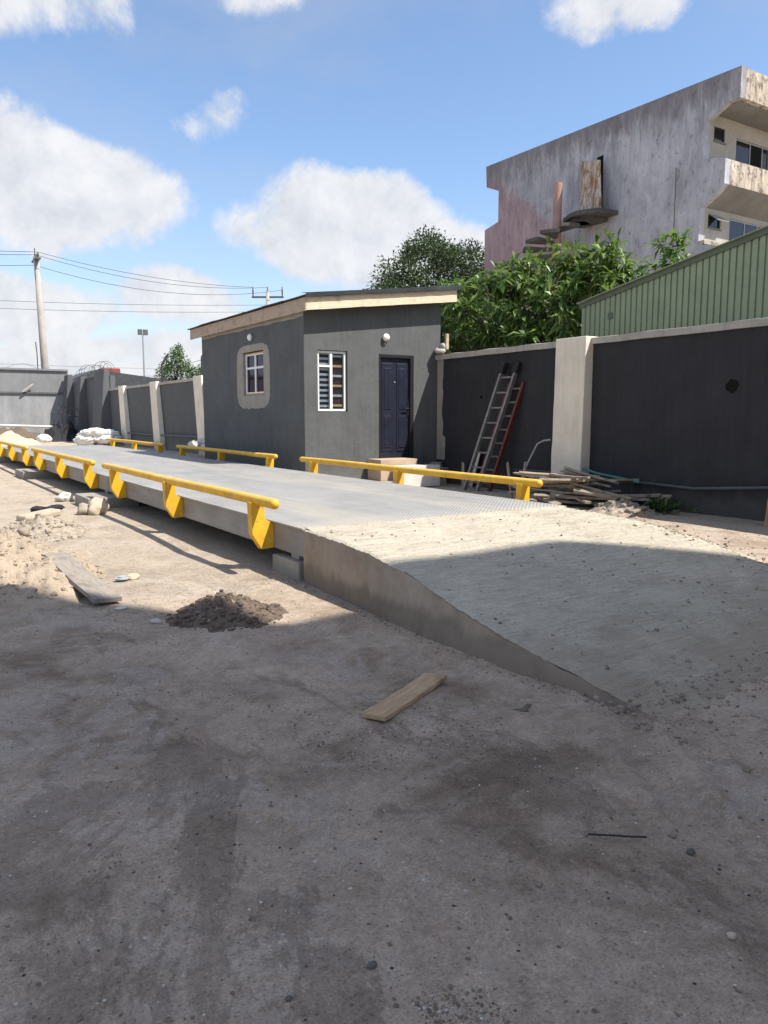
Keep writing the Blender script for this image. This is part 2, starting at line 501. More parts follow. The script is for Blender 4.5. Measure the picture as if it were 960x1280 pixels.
m_ground(); m_concrete_ramp(); m_ramp_side(); m_deck(); m_yellow(); m_beam(); m_old_block(); m_old_front(); m_rust(); m_backwall()
painted_wall('charcoal_paint', (0.092, 0.096, 0.098), 0.26, (0.17, 0.155, 0.135), 0.55, 1.8)
painted_wall('black_paint', (0.029, 0.029, 0.033), 0.38, (0.10, 0.09, 0.082), 0.45, 1.6)
painted_wall('cream_paint', (0.70, 0.635, 0.53), 0.18, (0.27, 0.24, 0.20), 0.6, 2.4)
painted_wall('coping_cement', (0.36, 0.34, 0.31), 0.30, (0.2, 0.18, 0.16), 0.1, 4.0)
painted_wall('bare_cement', (0.30, 0.275, 0.24), 0.28, (0.2, 0.18, 0.155), 0.3, 4.0)
painted_wall('dark_grey_wall', (0.105, 0.108, 0.115), 0.25, (0.15, 0.14, 0.125), 0.8, 0.8)
wood('pale_timber', (0.50, 0.40, 0.27), (0.68, 0.58, 0.43), (1.2, 16, 16))
wood('weathered_timber', (0.30, 0.225, 0.165), (0.47, 0.365, 0.28), (16, 1.2, 16))
wood('old_plank', (0.17, 0.145, 0.12), (0.30, 0.265, 0.225), (1.2, 16, 16))
wood('brown_plank', (0.30, 0.19, 0.105), (0.47, 0.325, 0.20), (1.2, 16, 16))
wood('scrap_timber', (0.15, 0.125, 0.10), (0.33, 0.275, 0.215), (1.2, 16, 16))
plain('roof_metal', (0.075, 0.08, 0.088), 0.45, 0.35, 3, metal=0.5)
plain('white_upvc', (0.74, 0.74, 0.72), 0.4, 0.06, 8, bump=0.03)
plain('timber_edge', (0.52, 0.33, 0.13), 0.7, 0.2, 8)
plain('navy_steel', (0.014, 0.016, 0.030), 0.38, 0.4, 5, spec=0.5, bump=0.08)
plain('black_steel', (0.018, 0.018, 0.020), 0.4, 0.3, 12)
plain('blind_white', (0.60, 0.62, 0.65), 0.7, 0.08, 12)
plain('blind_tan', (0.62, 0.47, 0.27), 0.7, 0.12, 12)
plain('blind_dark', (0.025, 0.035, 0.055), 0.7, 0.2, 12)
plain('room_dark', (0.05, 0.045, 0.05), 0.9, 0.2, 2)
plain('curtain', (0.055, 0.025, 0.040), 0.8, 0.4, 6)
plain('opal_lamp', (0.80, 0.80, 0.78), 0.3, 0.04, 8)
plain('aluminium', (0.215, 0.205, 0.195), 0.5, 0.35, 10, metal=0.3)
plain('red_fibreglass', (0.13, 0.034, 0.032), 0.55, 0.3, 10)
plain('black_rubber', (0.02, 0.02, 0.02), 0.7, 0.3, 12)
plain('grey_pipe', (0.085, 0.088, 0.09), 0.5, 0.25, 8)
plain('green_hose', (0.07, 0.20, 0.165), 0.45, 0.2, 8)
plain('galvanised', (0.34, 0.35, 0.36), 0.45, 0.2, 8, metal=0.4)
plain('cardboard', (0.42, 0.32, 0.23), 0.85, 0.15, 5)
plain('white_board', (0.56, 0.55, 0.52), 0.7, 0.08, 5)
plain('sandcrete', (0.27, 0.25, 0.22), 0.95, 0.25, 8, bump=0.5, bscale=60)
plain('plywood', (0.40, 0.335, 0.265), 0.8, 0.15, 3)
plain('green_sheet', (0.285, 0.335, 0.21), 0.5, 0.15, 2.0, spec=0.4, bump=0.05)
plain('green_trim', (0.12, 0.145, 0.095), 0.5, 0.15, 2.0)
plain('pole_concrete', (0.33, 0.31, 0.28), 0.9, 0.2, 2)
plain('wire_black', (0.03, 0.03, 0.035), 0.6, 0.2, 2)
plain('steel_dark', (0.09, 0.09, 0.095), 0.5, 0.3, 6)
plain('pink_column', (0.37, 0.235, 0.195), 0.9, 0.3, 1.8, bump=0.4, bscale=8, dist=0.03)
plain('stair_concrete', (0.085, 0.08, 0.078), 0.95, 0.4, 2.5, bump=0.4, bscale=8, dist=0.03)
plain('shade_black', (0.004, 0.004, 0.004), 0.95, 0.2, 2)  # near-black painted as unlit depth for hole, doorway and windows
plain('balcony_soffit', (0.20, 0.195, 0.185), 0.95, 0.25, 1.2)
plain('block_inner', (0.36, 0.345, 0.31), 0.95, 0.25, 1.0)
plain('pale_render', (0.62, 0.58, 0.52), 0.9, 0.12, 1.5)
plain('white_sack', (0.72, 0.71, 0.68), 0.75, 0.08, 4, bump=0.25, bscale=14, dist=0.02)
plain('pile_sand', (0.50, 0.405, 0.29), 0.98, 0.15, 5, bump=0.8, bscale=60, dist=0.02)
plain('near_sand', (0.365, 0.295, 0.22), 0.98, 0.28, 7, bump=0.9, bscale=70, dist=0.02)
plain('dark_soil', (0.140, 0.105, 0.080), 0.98, 0.45, 16, bump=1.0, bscale=60, dist=0.02)
plain('grey_rubble', (0.33, 0.28, 0.22), 0.98, 0.35, 12, bump=0.9, bscale=60, dist=0.015)
plain('stone_grey', (0.105, 0.095, 0.088), 0.85, 0.35, 25, bump=0.4, bscale=80, dist=0.004)
plain('stone_tan', (0.42, 0.345, 0.26), 0.95, 0.3, 12, bump=0.6, bscale=40, dist=0.01)
plain('stone_mix', (0.24, 0.195, 0.155), 0.95, 0.55, 9, bump=0.4, bscale=90, dist=0.004)
plain('stone_dark', (0.175, 0.132, 0.10), 0.95, 0.5, 9, bump=0.4, bscale=90, dist=0.004)
plain('stone_pale', (0.50, 0.47, 0.43), 0.9, 0.3, 9, bump=0.4, bscale=90, dist=0.004)
plain('black_cloth', (0.022, 0.022, 0.026), 0.85, 0.3, 10)
plain('clear_plastic', (0.36, 0.40, 0.41), 0.25, 0.15, 10, spec=0.6)
plain('bark', (0.12, 0.095, 0.075), 0.95, 0.35, 6, bump=0.6, bscale=25, dist=0.02)
plain('rusty_red', (0.22, 0.06, 0.045), 0.8, 0.3, 2)
m_leaf('mango_leaf', (0.028, 0.066, 0.015), (0.072, 0.140, 0.028), (0.20, 0.285, 0.065), 0.38, 0.38)
m_leaf('far_leaf', (0.022, 0.044, 0.018), (0.048, 0.082, 0.032), (0.10, 0.14, 0.055), 0.26, 0.55)
m_leaf('young_leaf', (0.035, 0.075, 0.02), (0.065, 0.125, 0.03), (0.12, 0.19, 0.05), 0.3, 0.55)
m_leaf('weed_leaf', (0.035, 0.07, 0.025), (0.06, 0.11, 0.035), (0.10, 0.16, 0.055), 0.3, 0.55)
m_glass('clear_glass', (0.93, 0.95, 0.97), 1.0, 0.7)
m_glass('purple_glass', (0.55, 0.42, 0.58), 0.75, 0.45)
m_glass('old_glass', (0.55, 0.58, 0.60), 0.5)


# ------------------------------------------------------------------ mesh helpers
class MB:
    def __init__(self):
        self.v, self.f = [], []

    def add(self, vs, fs):
        o = len(self.v)
        self.v += [tuple(v) for v in vs]
        self.f += [tuple(i + o for i in f) for f in fs]
        return self

    def box(self, x0, x1, y0, y1, z0, z1):
        return self.add([(x0, y0, z0), (x1, y0, z0), (x1, y1, z0), (x0, y1, z0), (x0, y0, z1), (x1, y0, z1), (x1, y1, z1), (x0, y1, z1)],
                        [(0, 3, 2, 1), (4, 5, 6, 7), (0, 1, 5, 4), (1, 2, 6, 5), (2, 3, 7, 6), (3, 0, 4, 7)])

    def obox(self, c, ax, ay, az, hx, hy, hz):
        """oriented box: centre, three axes, half sizes"""
        c, ax, ay, az = Vector(c), Vector(ax).normalized(), Vector(ay).normalized(), Vector(az).normalized()
        vs = []
        for k in (-1, 1):
            for (i, j) in ((-1, -1), (1, -1), (1, 1), (-1, 1)):
                vs.append(c + ax * hx * i + ay * hy * j + az * hz * k)
        return self.add(vs, [(0, 3, 2, 1), (4, 5, 6, 7), (0, 1, 5, 4), (1, 2, 6, 5), (2, 3, 7, 6), (3, 0, 4, 7)])

    def prism(self, poly, axis, a, b):
        """polygon (list of 2-D points) swept along an axis ('x','y','z') from a to b"""
        def P(p, t):
            return {'x': (t, p[0], p[1]), 'y': (p[0], t, p[1]), 'z': (p[0], p[1], t)}[axis]
        n = len(poly)
        vs = [P(p, a) for p in poly] + [P(p, b) for p in poly]
        fs = [tuple(range(n)), tuple(range(2 * n - 1, n - 1, -1))]
        fs += [(i, i + n, (i + 1) % n + n, (i + 1) % n) for i in range(n)]
        return self.add(vs, fs)

    def tube(self, pts, r, n=10, cap=True):
        pts = [Vector(p) for p in pts]
        rs = r if isinstance(r, (list, tuple)) else [r] * len(pts)
        vs, fs = [], []
        prev = None
        for i, p in enumerate(pts):
            t = (pts[min(i + 1, len(pts) - 1)] - pts[max(i - 1, 0)]).normalized()
            if prev is None:
                u = t.orthogonal().normalized()
            else:
                u = (prev - t * prev.dot(t)).normalized()
            prev = u
            w = t.cross(u)
            for k in range(n):
                a = 2 * pi * k / n
                vs.append(p + (u * cos(a) + w * sin(a)) * rs[i])
        for i in range(len(pts) - 1):
            for k in range(n):
                a, b = i * n + k, i * n + (k + 1) % n
                fs.append((a, b, b + n, a + n))
        if cap:
            fs.append(tuple(range(n - 1, -1, -1)))
            fs.append(tuple(range((len(pts) - 1) * n, len(pts) * n)))
        return self.add(vs, fs)

    def rock(self, c, r, seed=0, rough=0.35, sub=2, flat=0.7, hf=0.0):
        bm = bmesh.new()
        bmesh.ops.create_icosphere(bm, subdivisions=sub, radius=1)
        bm.verts.ensure_lookup_table()
        vs = []
        for v in bm.verts:
            p = v.co.copy()
            k = 1 + rough * mnoise.fractal(p * 1.1 + Vector((seed * 3.7, seed * 1.3, -seed)), 0.9, 2.1, 4)
            if hf:
                k += hf * abs(mnoise.fractal(p * 3.2 + Vector((seed, -seed, 2 * seed)), 0.8, 2.1, 4))
            vs.append((c[0] + p.x * r[0] * k, c[1] + p.y * r[1] * k, c[2] + p.z * r[2] * k))
        fs = [tuple(v.index for v in f.verts) for f in bm.faces]
        bm.free()
        return self.add(vs, fs)

    def build(self, name, mat, parent=None, smooth=False, bevel=0.0, origin=None, auto=None):
        a = np.array(self.v, dtype=float)
        if origin is None:
            lo, hi = a.min(0), a.max(0)
            origin = Vector(((lo[0] + hi[0]) / 2, (lo[1] + hi[1]) / 2, lo[2]))
        origin = Vector(origin)
        me = bpy.data.meshes.new(name)
        me.from_pydata((a - np.array(origin)).tolist(), [], self.f)
        bm = bmesh.new()
        bm.from_mesh(me)
        bmesh.ops.recalc_face_normals(bm, faces=bm.faces)
        bm.to_mesh(me)
        bm.free()
        if smooth:
            me.polygons.foreach_set('use_smooth', [True] * len(me.polygons))
        me.materials.append(MATS[mat])
        o = bpy.data.objects.new(name, me)
        col.objects.link(o)
        o.location = origin
        if parent is not None:
            o.parent = parent
            o.location = origin - wloc(parent)
        if bevel:
            md = o.modifiers.new('bevel', 'BEVEL')
            md.width = bevel
            md.segments = 2
            md.limit_method = 'ANGLE'
        if auto:
            try:
                me.set_sharp_from_angle(angle=radians(auto))
            except Exception:
                pass
        return o


def wloc(o):
    v = Vector(o.location)
    while o.parent:
        o = o.parent
        v = v + Vector(o.location)
    return v


def tag(o, label, cat=None, group=None, kind=None):
    if label:
        o['label'] = label
    if cat:
        o['category'] = cat
    if group:
        o['group'] = group
    if kind:
        o['kind'] = kind
    return o


def thing(name, loc, label, cat, group=None):
    e = bpy.data.objects.new(name, None)
    e.empty_display_size = 0.2
    col.objects.link(e)
    e.location = loc
    return tag(e, label, cat, group)


def fbm(x, y, z=0.0, o=4, h=0.9):
    return mnoise.fractal(Vector((x, y, z)), h, 2.1, o)


def holed_wall(mb, us, vs, holes, P, t):
    """wall in a (u,v) grid with rectangular holes; P(u,v,w) maps to space, w = depth 0..t"""
    def inhole(u, v):
        return any(h[0] < u < h[1] and h[2] < v < h[3] for h in holes)
    us = sorted(set(us) | {h[i] for h in holes for i in (0, 1)})
    vs = sorted(set(vs) | {h[i] for h in holes for i in (2, 3)})
    nu, nv = len(us) - 1, len(vs) - 1
    solid = [[not inhole((us[i] + us[i + 1]) / 2, (vs[j] + vs[j + 1]) / 2) for j in range(nv)] for i in range(nu)]
    def q(a, b, c, d):
        mb.add([P(*a), P(*b), P(*c), P(*d)], [(0, 1, 2, 3)])
    for i in range(nu):
        for j in range(nv):
            if not solid[i][j]:
                continue
            a, b, c, d = us[i], us[i + 1], vs[j], vs[j + 1]
            q((a, c, 0), (b, c, 0), (b, d, 0), (a, d, 0))
            q((a, d, t), (b, d, t), (b, c, t), (a, c, t))
            if i == 0 or not solid[i - 1][j]:
                q((a, c, 0), (a, d, 0), (a, d, t), (a, c, t))
            if i == nu - 1 or not solid[i + 1][j]:
                q((b, c, t), (b, d, t), (b, d, 0), (b, c, 0))
            if j == 0 or not solid[i][j - 1]:
                q((a, c, 0), (a, c, t), (b, c, t), (b, c, 0))
            if j == nv - 1 or not solid[i][j + 1]:
                q((a, d, 0), (b, d, 0), (b, d, t), (a, d, t))
    return mb


# ------------------------------------------------------------------ ground
def axis_grid(lo, hi, step, far):
    a = list(np.arange(lo, hi + 1e-6, step))
    s, x = step, hi
    while x < far:
        s *= 1.35
        x += s
        a.append(x)
    s, x = step, lo
    pre = []
    while x > -far:
        s *= 1.35
        x -= s
        pre.append(x)
    return pre[::-1] + a


MOUND = [(-2.25, 2.05, 1.15, 1.55, 0.34)]


def ground_h(x, y):
    d = sqrt((x + 1.5) ** 2 + (y + 3) ** 2)
    k = 1.0 / (1.0 + (d / 11.0) ** 2)
    h = 0.030 * fbm(x * 0.45, y * 0.45, 3.1, 3) + 0.011 * fbm(x * 1.9, y * 1.9, 7.7, 4)
    h += 0.0022 * fbm(x * 7, y * 7, 1.2, 3) + 0.0022 * fbm(x * 21, y * 21, 6.2, 3)
    # wheel ruts leading off to the right of the viewer
    u = 0.80 * x - 0.60 * y
    w = 0.60 * x + 0.80 * y
    if w < -2.2:
        fade = min(1, (-2.2 - w) / 0.8)
        for c0, wd_, dp in ((2.02, 0.10, 0.022), (2.52, 0.11, 0.024), (0.55, 0.13, 0.016)):
            q = (u - c0 - 0.06 * sin(w * 1.6 + c0)) / wd_
            if abs(q) < 2.2:
                lug = 0.5 + 0.5 * sin((w + abs(q) * 0.04) * 2 * pi / 0.075)
                rim = math.exp(-((abs(q) - 1.35) / 0.3) ** 2)
                bed = 1 / (1 + abs(q) ** 8)
                h += fade * (0.6 + 0.7 * fbm(x * 3, y * 3, 4.0, 3)) * (dp * 0.7 * rim - dp * bed * (0.75 + 0.4 * lug))
    return h * k


def build_ground():
    xs = axis_grid(-4.0, 1.0, 0.020, 900)
    ys = axis_grid(-5.3, 0.6, 0.020, 900)
    nx, ny = len(xs), len(ys)
    vs = [(x, y, ground_h(x, y)) for y in ys for x in xs]
    fs = [(j * nx + i, j * nx + i + 1, (j + 1) * nx + i + 1, (j + 1) * nx + i) for j in range(ny - 1) for i in range(nx - 1)]
    me = bpy.data.meshes.new('ground')
    me.from_pydata(vs, [], fs)
    me.polygons.foreach_set('use_smooth', [True] * len(fs))
    me.materials.append(MATS['compacted_earth'])
    o = bpy.data.objects.new('ground', me)
    col.objects.link(o)
    tag(o, 'dusty compacted earth yard, pale in the sun and grey brown in the shade', kind='structure')


build_ground()


def heap(name, cx, cy, rx, ry, h, mat, label, cat, rough=0.25, n=70, seed=0, fine=3.0, group=None, kind=None, peak=1.0, extra=None):
    """a mound of loose material standing on the ground, ragged at its rim"""
    mb = MB()
    vs, fs = [], []
    for j in range(n):
        for i in range(n):
            u, v = (i / (n - 1) * 2 - 1) * 1.35, (j / (n - 1) * 2 - 1) * 1.35
            r = sqrt(u * u + v * v) * (1 + 0.28 * fbm(u * 1.4 + seed, v * 1.4, seed, 3))
            p = max(0.0, 1 - r) ** peak
            z = h * p * (1 + rough * fbm(u * fine + seed, v * fine, 2.0 + seed, 5)) + (0.10 * h * rough * 3 * fbm(u * 9, v * 9, seed, 4) if p > 0 else 0) * min(1, p * 5)
            x, y = cx + u * rx, cy + v * ry
            z = z + ground_h(x, y) - (0.002 if p > 0 else 0.03)
            vs.append((x, y, z))
    for j in range(n - 1):
        for i in range(n - 1):
            fs.append((j * n + i, j * n + i + 1, (j + 1) * n + i + 1, (j + 1) * n + i))
    keep = []
    for f in fs:
        if any(vs[k][2] > ground_h(vs[k][0], vs[k][1]) - 0.01 for k in f):
            keep.append(f)
    used = sorted({k for f in keep for k in f})
    mp = {k: i for i, k in enumerate(used)}
    mb.add([vs[k] for k in used], [tuple(mp[k] for k in f) for f in keep])
    o = mb.build(name, mat, smooth=True)
    tag(o, label, cat, group, kind)
    return o


def scatter_lumps(name, mat, parent, cx, cy, rx, ry, hfun, n, s0, s1, seed):
    """the loose lumps lying on a heap, joined into one part"""
    r = random.Random(seed)
    mb = MB()
    for k in range(n):
        a, q = r.random() * 2 * pi, sqrt(r.random())
        x, y = cx + rx * q * cos(a), cy + ry * q * sin(a)
        s = s0 + (s1 - s0) * r.random() ** 2.5
        mb.rock((x, y, hfun(x, y) + s * 0.25), (s, s * r.uniform(0.6, 1), s * r.uniform(0.5, 0.8)), seed + k, 0.5, 1)
    o = mb.build(name, mat, parent)
    o['kind'] = 'stuff'
    return o


def surf_sampler(o):
    """height of a finished mound under a point"""
    from mathutils.bvhtree import BVHTree
    me = o.data
    loc = wloc(o)
    bvh = BVHTree.FromPolygons([v.co + loc for v in me.vertices], [tuple(p.vertices) for p in me.polygons])
    def f(x, y):
        hit = bvh.ray_cast(Vector((x, y, 5)), Vector((0, 0, -1)))
        return hit[0].z if hit[0] is not None else ground_h(x, y)
    return f


# ------------------------------------------------------------------ weighbridge
DECK_Z = 0.46
DW = 3.10
wb = thing('weighbridge', (DW / 2, 10.6, 0), 'long grey steel weighbridge platform with yellow guard rails along both sides', 'weighbridge')
SECT = [(0.012, 7.0), (7.02, 14.0), (14.02, 21.2)]
for (a, b) in SECT:
    nx, ny = 12, 40
    mb = MB()
    mb.box(-0.012, DW + 0.012, a, b, DECK_Z - 0.014, DECK_Z)
    p = mb.build('deck_plate', 'dusty_chequer_plate', wb)
    for sx in (0, 1):
        x0, x1 = (0.02, 0.12) if sx == 0 else (DW - 0.12, DW - 0.02)
        mb = MB()
        # channel section: web with two flanges turned inwards
        web = (0.02, 0.032) if sx == 0 else (DW - 0.032, DW - 0.02)
        mb.box(web[0], web[1], a, b, 0.212, DECK_Z - 0.016)
        mb.box(x0 + (0.0125 if sx == 0 else 0), x1 - (0.0125 if sx else 0), a, b, 0.20, 0.212)
        mb.box(x0 + (0.0125 if sx == 0 else 0), x1 - (0.0125 if sx else 0), a, b, DECK_Z - 0.030, DECK_Z - 0.016)
        mb.build('side_beam', 'grey_painted_steel', wb)
    for k, xx in enumerate((0.75, 1.55, 2.35)):
        MB().box(xx - 0.06, xx + 0.06, a + 0.03, b - 0.03, 0.215, DECK_Z - 0.016).build('inner_beam', 'grey_painted_steel', wb)
    for yy in (a + 0.25, b - 0.25):
        MB().box(0.04, DW - 0.04, yy - 0.08, yy + 0.08, 0.16, 0.199).build('cross_beam', 'grey_painted_steel', wb)


def bracket(side, y):
    """plate bracket welded to the side beam: stands up outside the deck edge to carry the rail"""
    prof = [(-0.205, 0.635), (-0.072, 0.635), (-0.066, 0.475), (-0.012, 0.440), (0.018, 0.432), (0.018, 0.205), (-0.105, 0.198), (-0.192, 0.335)]
    mb = MB()
    # box bracket: two cheek plates, an outer face plate bent to follow them
    t = 0.045
    pr = [(DW - x, z) if side else (x, z) for x, z in prof]
    mb.prism(pr, 'y', y - t, y + t)
    return mb


RAILS = [(0.24, 6.56), (7.30, 13.55), (14.45, 21.05)]
OFFS = [0.46, 3.05, 5.70]
for side in (0, 1):
    for (a, b) in RAILS:
        x = -0.140 if side == 0 else DW + 0.140
        aa = a + (0.28 if side else 0)
        mb = MB()
        L = b - aa
        pts, rs = [], []
        R = 0.046
        pts = [(x, aa + R * (1 - cos(k / 6 * pi / 2)), 0.652) for k in range(7)]
        rs = [max(0.003, R * sin(k / 6 * pi / 2)) for k in range(7)]
        pts += [(x, aa + L * q, 0.652 + 0.004 * sin(q * 9 + a + side)) for q in (0.25, 0.5, 0.75)]
        rs += [R] * 3
        pts += [(x, b - R * (1 - cos(pi / 2 - k / 6 * pi / 2)), 0.652) for k in range(7)]
        rs += [max(0.003, R * sin(pi / 2 - k / 6 * pi / 2)) for k in range(7)]
        rail = mb.tube(pts, rs, 18).build('guard_rail', 'yellow_enamel', wb, smooth=True)
        for off in OFFS:
            bracket(side, a + off + (0.12 if side else 0)).build('post', 'yellow_enamel', rail, bevel=0.004)

# concrete pads under the platform joints
for (name, x0, x1, y0, y1, z1, lab) in (
        ('concrete_pad', -0.02, 0.45, 0.08, 0.62, 0.155, 'low concrete pad under the weighbridge corner beside the ramp'),
        ('concrete_pad', -0.42, 0.35, 6.45, 7.45, 0.16, 'concrete pad under the weighbridge behind the pale rock'),
        ('concrete_pad', -0.42, 0.35, 13.2, 14.5, 0.16, 'small far concrete pad under the second weighbridge joint'),
        ('concrete_pad', -0.30, 0.35, 20.3, 21.2, 0.16, 'farthest concrete pad under the end of the weighbridge'),
        ('concrete_pad', 2.7, 3.4, 6.45, 7.45, 0.16, 'concrete pad under the house side of the first weighbridge joint'),
        ('concrete_pad', 2.7, 3.4, 0.10, 0.62, 0.155, 'concrete pad under the house side of the weighbridge end')):
    tag(MB().box(x0, x1, y0, y1, -0.05, z1).build(name, 'bare_cement', bevel=0.012), lab, 'concrete pad', 'pads under the weighbridge')
for (x, y) in ((0.22, 0.34), (0.22, 6.75), (0.22, 7.25), (0.22, 13.75)):
    mb = MB().tube([(x, y, 0.155), (x, y, 0.165), (x, y, 0.185), (x, y, 0.20)], [0.07, 0.07, 0.05, 0.05], 14)
    mb.build('load_cell', 'steel_dark', wb)

# ------------------------------------------------------------------ ramp
PROF = [(0.004, 0.452), (-0.30, 0.448), (-0.68, 0.432), (-1.03, 0.412), (-1.55, 0.345), (-1.92, 0.275), (-2.32, 0.198), (-2.66, 0.142), (-2.97, 0.098), (-3.25, 0.068), (-3.46, 0.046), (-3.58, 0.008), (-3.9, -0.03)]


def ramp_z(x, y):
    for (y0, z0), (y1, z1) in zip(PROF, PROF[1:]):
        if y <= y0 and y >= y1:
            t = (y0 - y) / (y0 - y1)
            z = z0 + (z1 - z0) * t
            break
    else:
        z = PROF[0][1] if y > 0 else -0.03
    return z


def ramp_top(x, y):
    z = ramp_z(x, y)
    # broom scoring and slumps
    z += 0.010 * fbm(x * 1.3, y * 1.3, 5.5, 4) + 0.006 * fbm(x * 9, y * 13, 2.2, 4) + 0.004 * fbm(x * 24, y * 30, 8.2, 3) + 0.0016 * sin(y * 95 + 4 * fbm(x * 1.5, y * 0.8, 1, 2))
    if x > 3.02:
        z -= 0.25 * (x - 3.02)
    return z


ramp = thing('concrete_ramp', (1.6, -1.8, 0), 'rough broomed concrete ramp sloping up to the weighbridge deck', 'ramp')
mb = MB()
nx, ny = 170, 190
x1r = 3.42
vs, fs = [], []
for j in range(ny + 1):
    y = 0.004 - 3.86 * j / ny
    for i in range(nx + 1):
        x = 0.0 + x1r * i / nx
        wob = 0.018 * fbm(y * 3.0, 1.7, 0.3, 4) if i == 0 else 0
        end = 0.0
        yy = y
        vs.append((x + wob, yy, ramp_top(x, yy) - (0.012 if i == 0 else 0)))
for j in range(ny):
    for i in range(nx):
        a = j * (nx + 1) + i
        fs.append((a, a + 1, a + nx + 2, a + nx + 1))
mb.add(vs, fs)
mb.build('ramp_slab', 'broomed_concrete', ramp, smooth=True)
# trowelled side wall facing the viewer, a little ragged along its top
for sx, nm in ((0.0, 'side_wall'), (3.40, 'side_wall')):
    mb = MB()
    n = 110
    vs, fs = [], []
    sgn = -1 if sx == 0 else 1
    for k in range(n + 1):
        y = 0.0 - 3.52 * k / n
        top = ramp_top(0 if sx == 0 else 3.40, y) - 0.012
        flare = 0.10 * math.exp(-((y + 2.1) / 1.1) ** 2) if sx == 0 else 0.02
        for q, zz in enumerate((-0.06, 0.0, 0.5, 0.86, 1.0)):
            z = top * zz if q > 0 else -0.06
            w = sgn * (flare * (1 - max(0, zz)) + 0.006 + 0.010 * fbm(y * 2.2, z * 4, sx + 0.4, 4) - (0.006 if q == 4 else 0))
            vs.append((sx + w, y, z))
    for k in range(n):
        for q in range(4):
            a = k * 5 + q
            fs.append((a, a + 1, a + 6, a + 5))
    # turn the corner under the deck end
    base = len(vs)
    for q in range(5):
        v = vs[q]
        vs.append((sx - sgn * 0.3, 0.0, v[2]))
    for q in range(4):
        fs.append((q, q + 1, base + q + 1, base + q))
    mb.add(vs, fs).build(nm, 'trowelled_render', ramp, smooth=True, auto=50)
mb = MB()
vs, fs = [], []
n = 120
for k in range(n + 1):
    x = 0.03 + 3.05 * k / n
    wy = 0.07 + 0.07 * fbm(x * 1.8, 3.3, 0.2, 5) + 0.03 * fbm(x * 9, 1.3, 0.7, 4)
    for q in range(5):
        t = q / 4
        y = -0.12 + (wy + 0.12) * t
        zz = ramp_top(x, min(y, 0.0)) if y < 0 else DECK_Z
        vs.append((x, y, zz + (-0.006, 0.004, 0.007, 0.005, -0.003)[q] + (0.002 * fbm(x * 12, y * 12, 5, 3) if 0 < q < 4 else 0)))
for k in range(n):
    for q in range(4):
        a = k * 5 + q
        fs.append((a, a + 1, a + 6, a + 5))
mb.add(vs, fs).build('mortar_spill', 'broomed_concrete', ramp, smooth=True)
MB().box(0.3, 3.1, -0.05, 0.0, -0.05, 0.43).build('end_wall', 'trowelled_render', ramp)


# ------------------------------------------------------------------ gatehouse
HX0, HX1, HY0, HY1 = 3.83, 7.05, 7.55, 13.0
house = thing('gatehouse', ((HX0 + HX1) / 2, (HY0 + HY1) / 2, 0), 'small charcoal painted gatehouse with a lean-to roof and a navy steel door', 'house')


def roof_z(x):
    return 3.42 + (x - HX0) * 0.122


# front wall (faces the viewer's right, towards the sun), openings for window and door
W1 = (4.12, 4.78, 1.50, 2.68)
DR = (5.51, 6.37, 0.56, 2.66)
mb = MB()
holed_wall(mb, [HX0, HX1], [-0.05, 3.40], [W1, DR], lambda u, v, w: (u, HY0 + w, v), 0.18)
mb.prism([(HX0, 3.40), (HX1, 3.40), (HX1, roof_z(HX1)), (HX0, roof_z(HX0))], 'y', HY0, HY0 + 0.18)
mb.build('front_wall', 'charcoal_paint', house)
# side wall along the weighbridge
W2 = (9.42, 10.55, 1.86, 2.80)
mb = MB()
holed_wall(mb, [HY0 + 0.18, HY1], [-0.05, 3.42], [W2], lambda u, v, w: (HX0 + w, u, v), 0.18)
mb.build('side_wall', 'charcoal_paint', house)
MB().prism([(HX0, -0.05), (HX1, -0.05), (HX1, roof_z(HX1)), (HX0, roof_z(HX0))], 'y', HY1, HY1 + 0.18).build('rear_wall', 'charcoal_paint', house)
MB().box(HX1 - 0.18, HX1, HY0 + 0.18, HY1, -0.05, roof_z(HX1) - 0.03).build('party_wall', 'charcoal_paint', house)
MB().box(HX0 + 0.18, HX1 - 0.18, HY0 + 0.18, HY1, -0.05, 0.52).build('floor_slab', 'room_dark', house)
# unpainted render showing under the eaves on the side wall
mb = MB()
vs, n = [], 80
for k in range(n + 1):
    y = HY0 - 0.0 + (HY1 - HY0 + 0.18) * k / n
    lo = 3.285 + 0.022 * fbm(y * 1.7, 0.2, 0.4, 5) + 0.02 * (k / n)
    vs += [(HX0 - 0.004, y, lo), (HX0 - 0.004, y, 3.42)]
mb.add(vs, [(2 * k, 2 * k + 2, 2 * k + 3, 2 * k + 1) for k in range(n)])
mb.build('bare_render_band', 'bare_cement', house)
# bare render patch round the side window, ragged edge
mb = MB()
oc, orr = [], []
cy, cz = (W2[0] + W2[1]) / 2 + 0.02, (W2[2] + W2[3]) / 2 - 0.06
N_ = 120
for k in range(N_):
    a = 2 * pi * k / N_
    ca, sa = cos(a), sin(a)
    q = (abs(ca) ** 5 + abs(sa) ** 5) ** (-1 / 5)
    hy, hz = 0.90, 0.68
    jag = 1 + 0.03 * fbm(k * 0.5, 1, 1, 3)
    low = (0.05 * abs(fbm(k * 1.1, 5, 1, 4)) if sa < -0.6 else 0)
    oc.append((cy + ca * q * hy * jag, cz + sa * q * (hz + low) * jag))
    m_ = max(abs(ca) / ((W2[1] - W2[0]) / 2), abs(sa) / ((W2[3] - W2[2]) / 2))
    iy, iz = (W2[0] + W2[1]) / 2 + ca / m_, (W2[2] + W2[3]) / 2 + sa / m_
    orr.append((iy, iz))
vs = [(HX0 - 0.006, y, z) for y, z in oc] + [(HX0 - 0.006, y, z) for y, z in orr]
mb.add(vs, [(k, (k + 1) % N_, (k + 1) % N_ + N_, k + N_) for k in range(N_)])
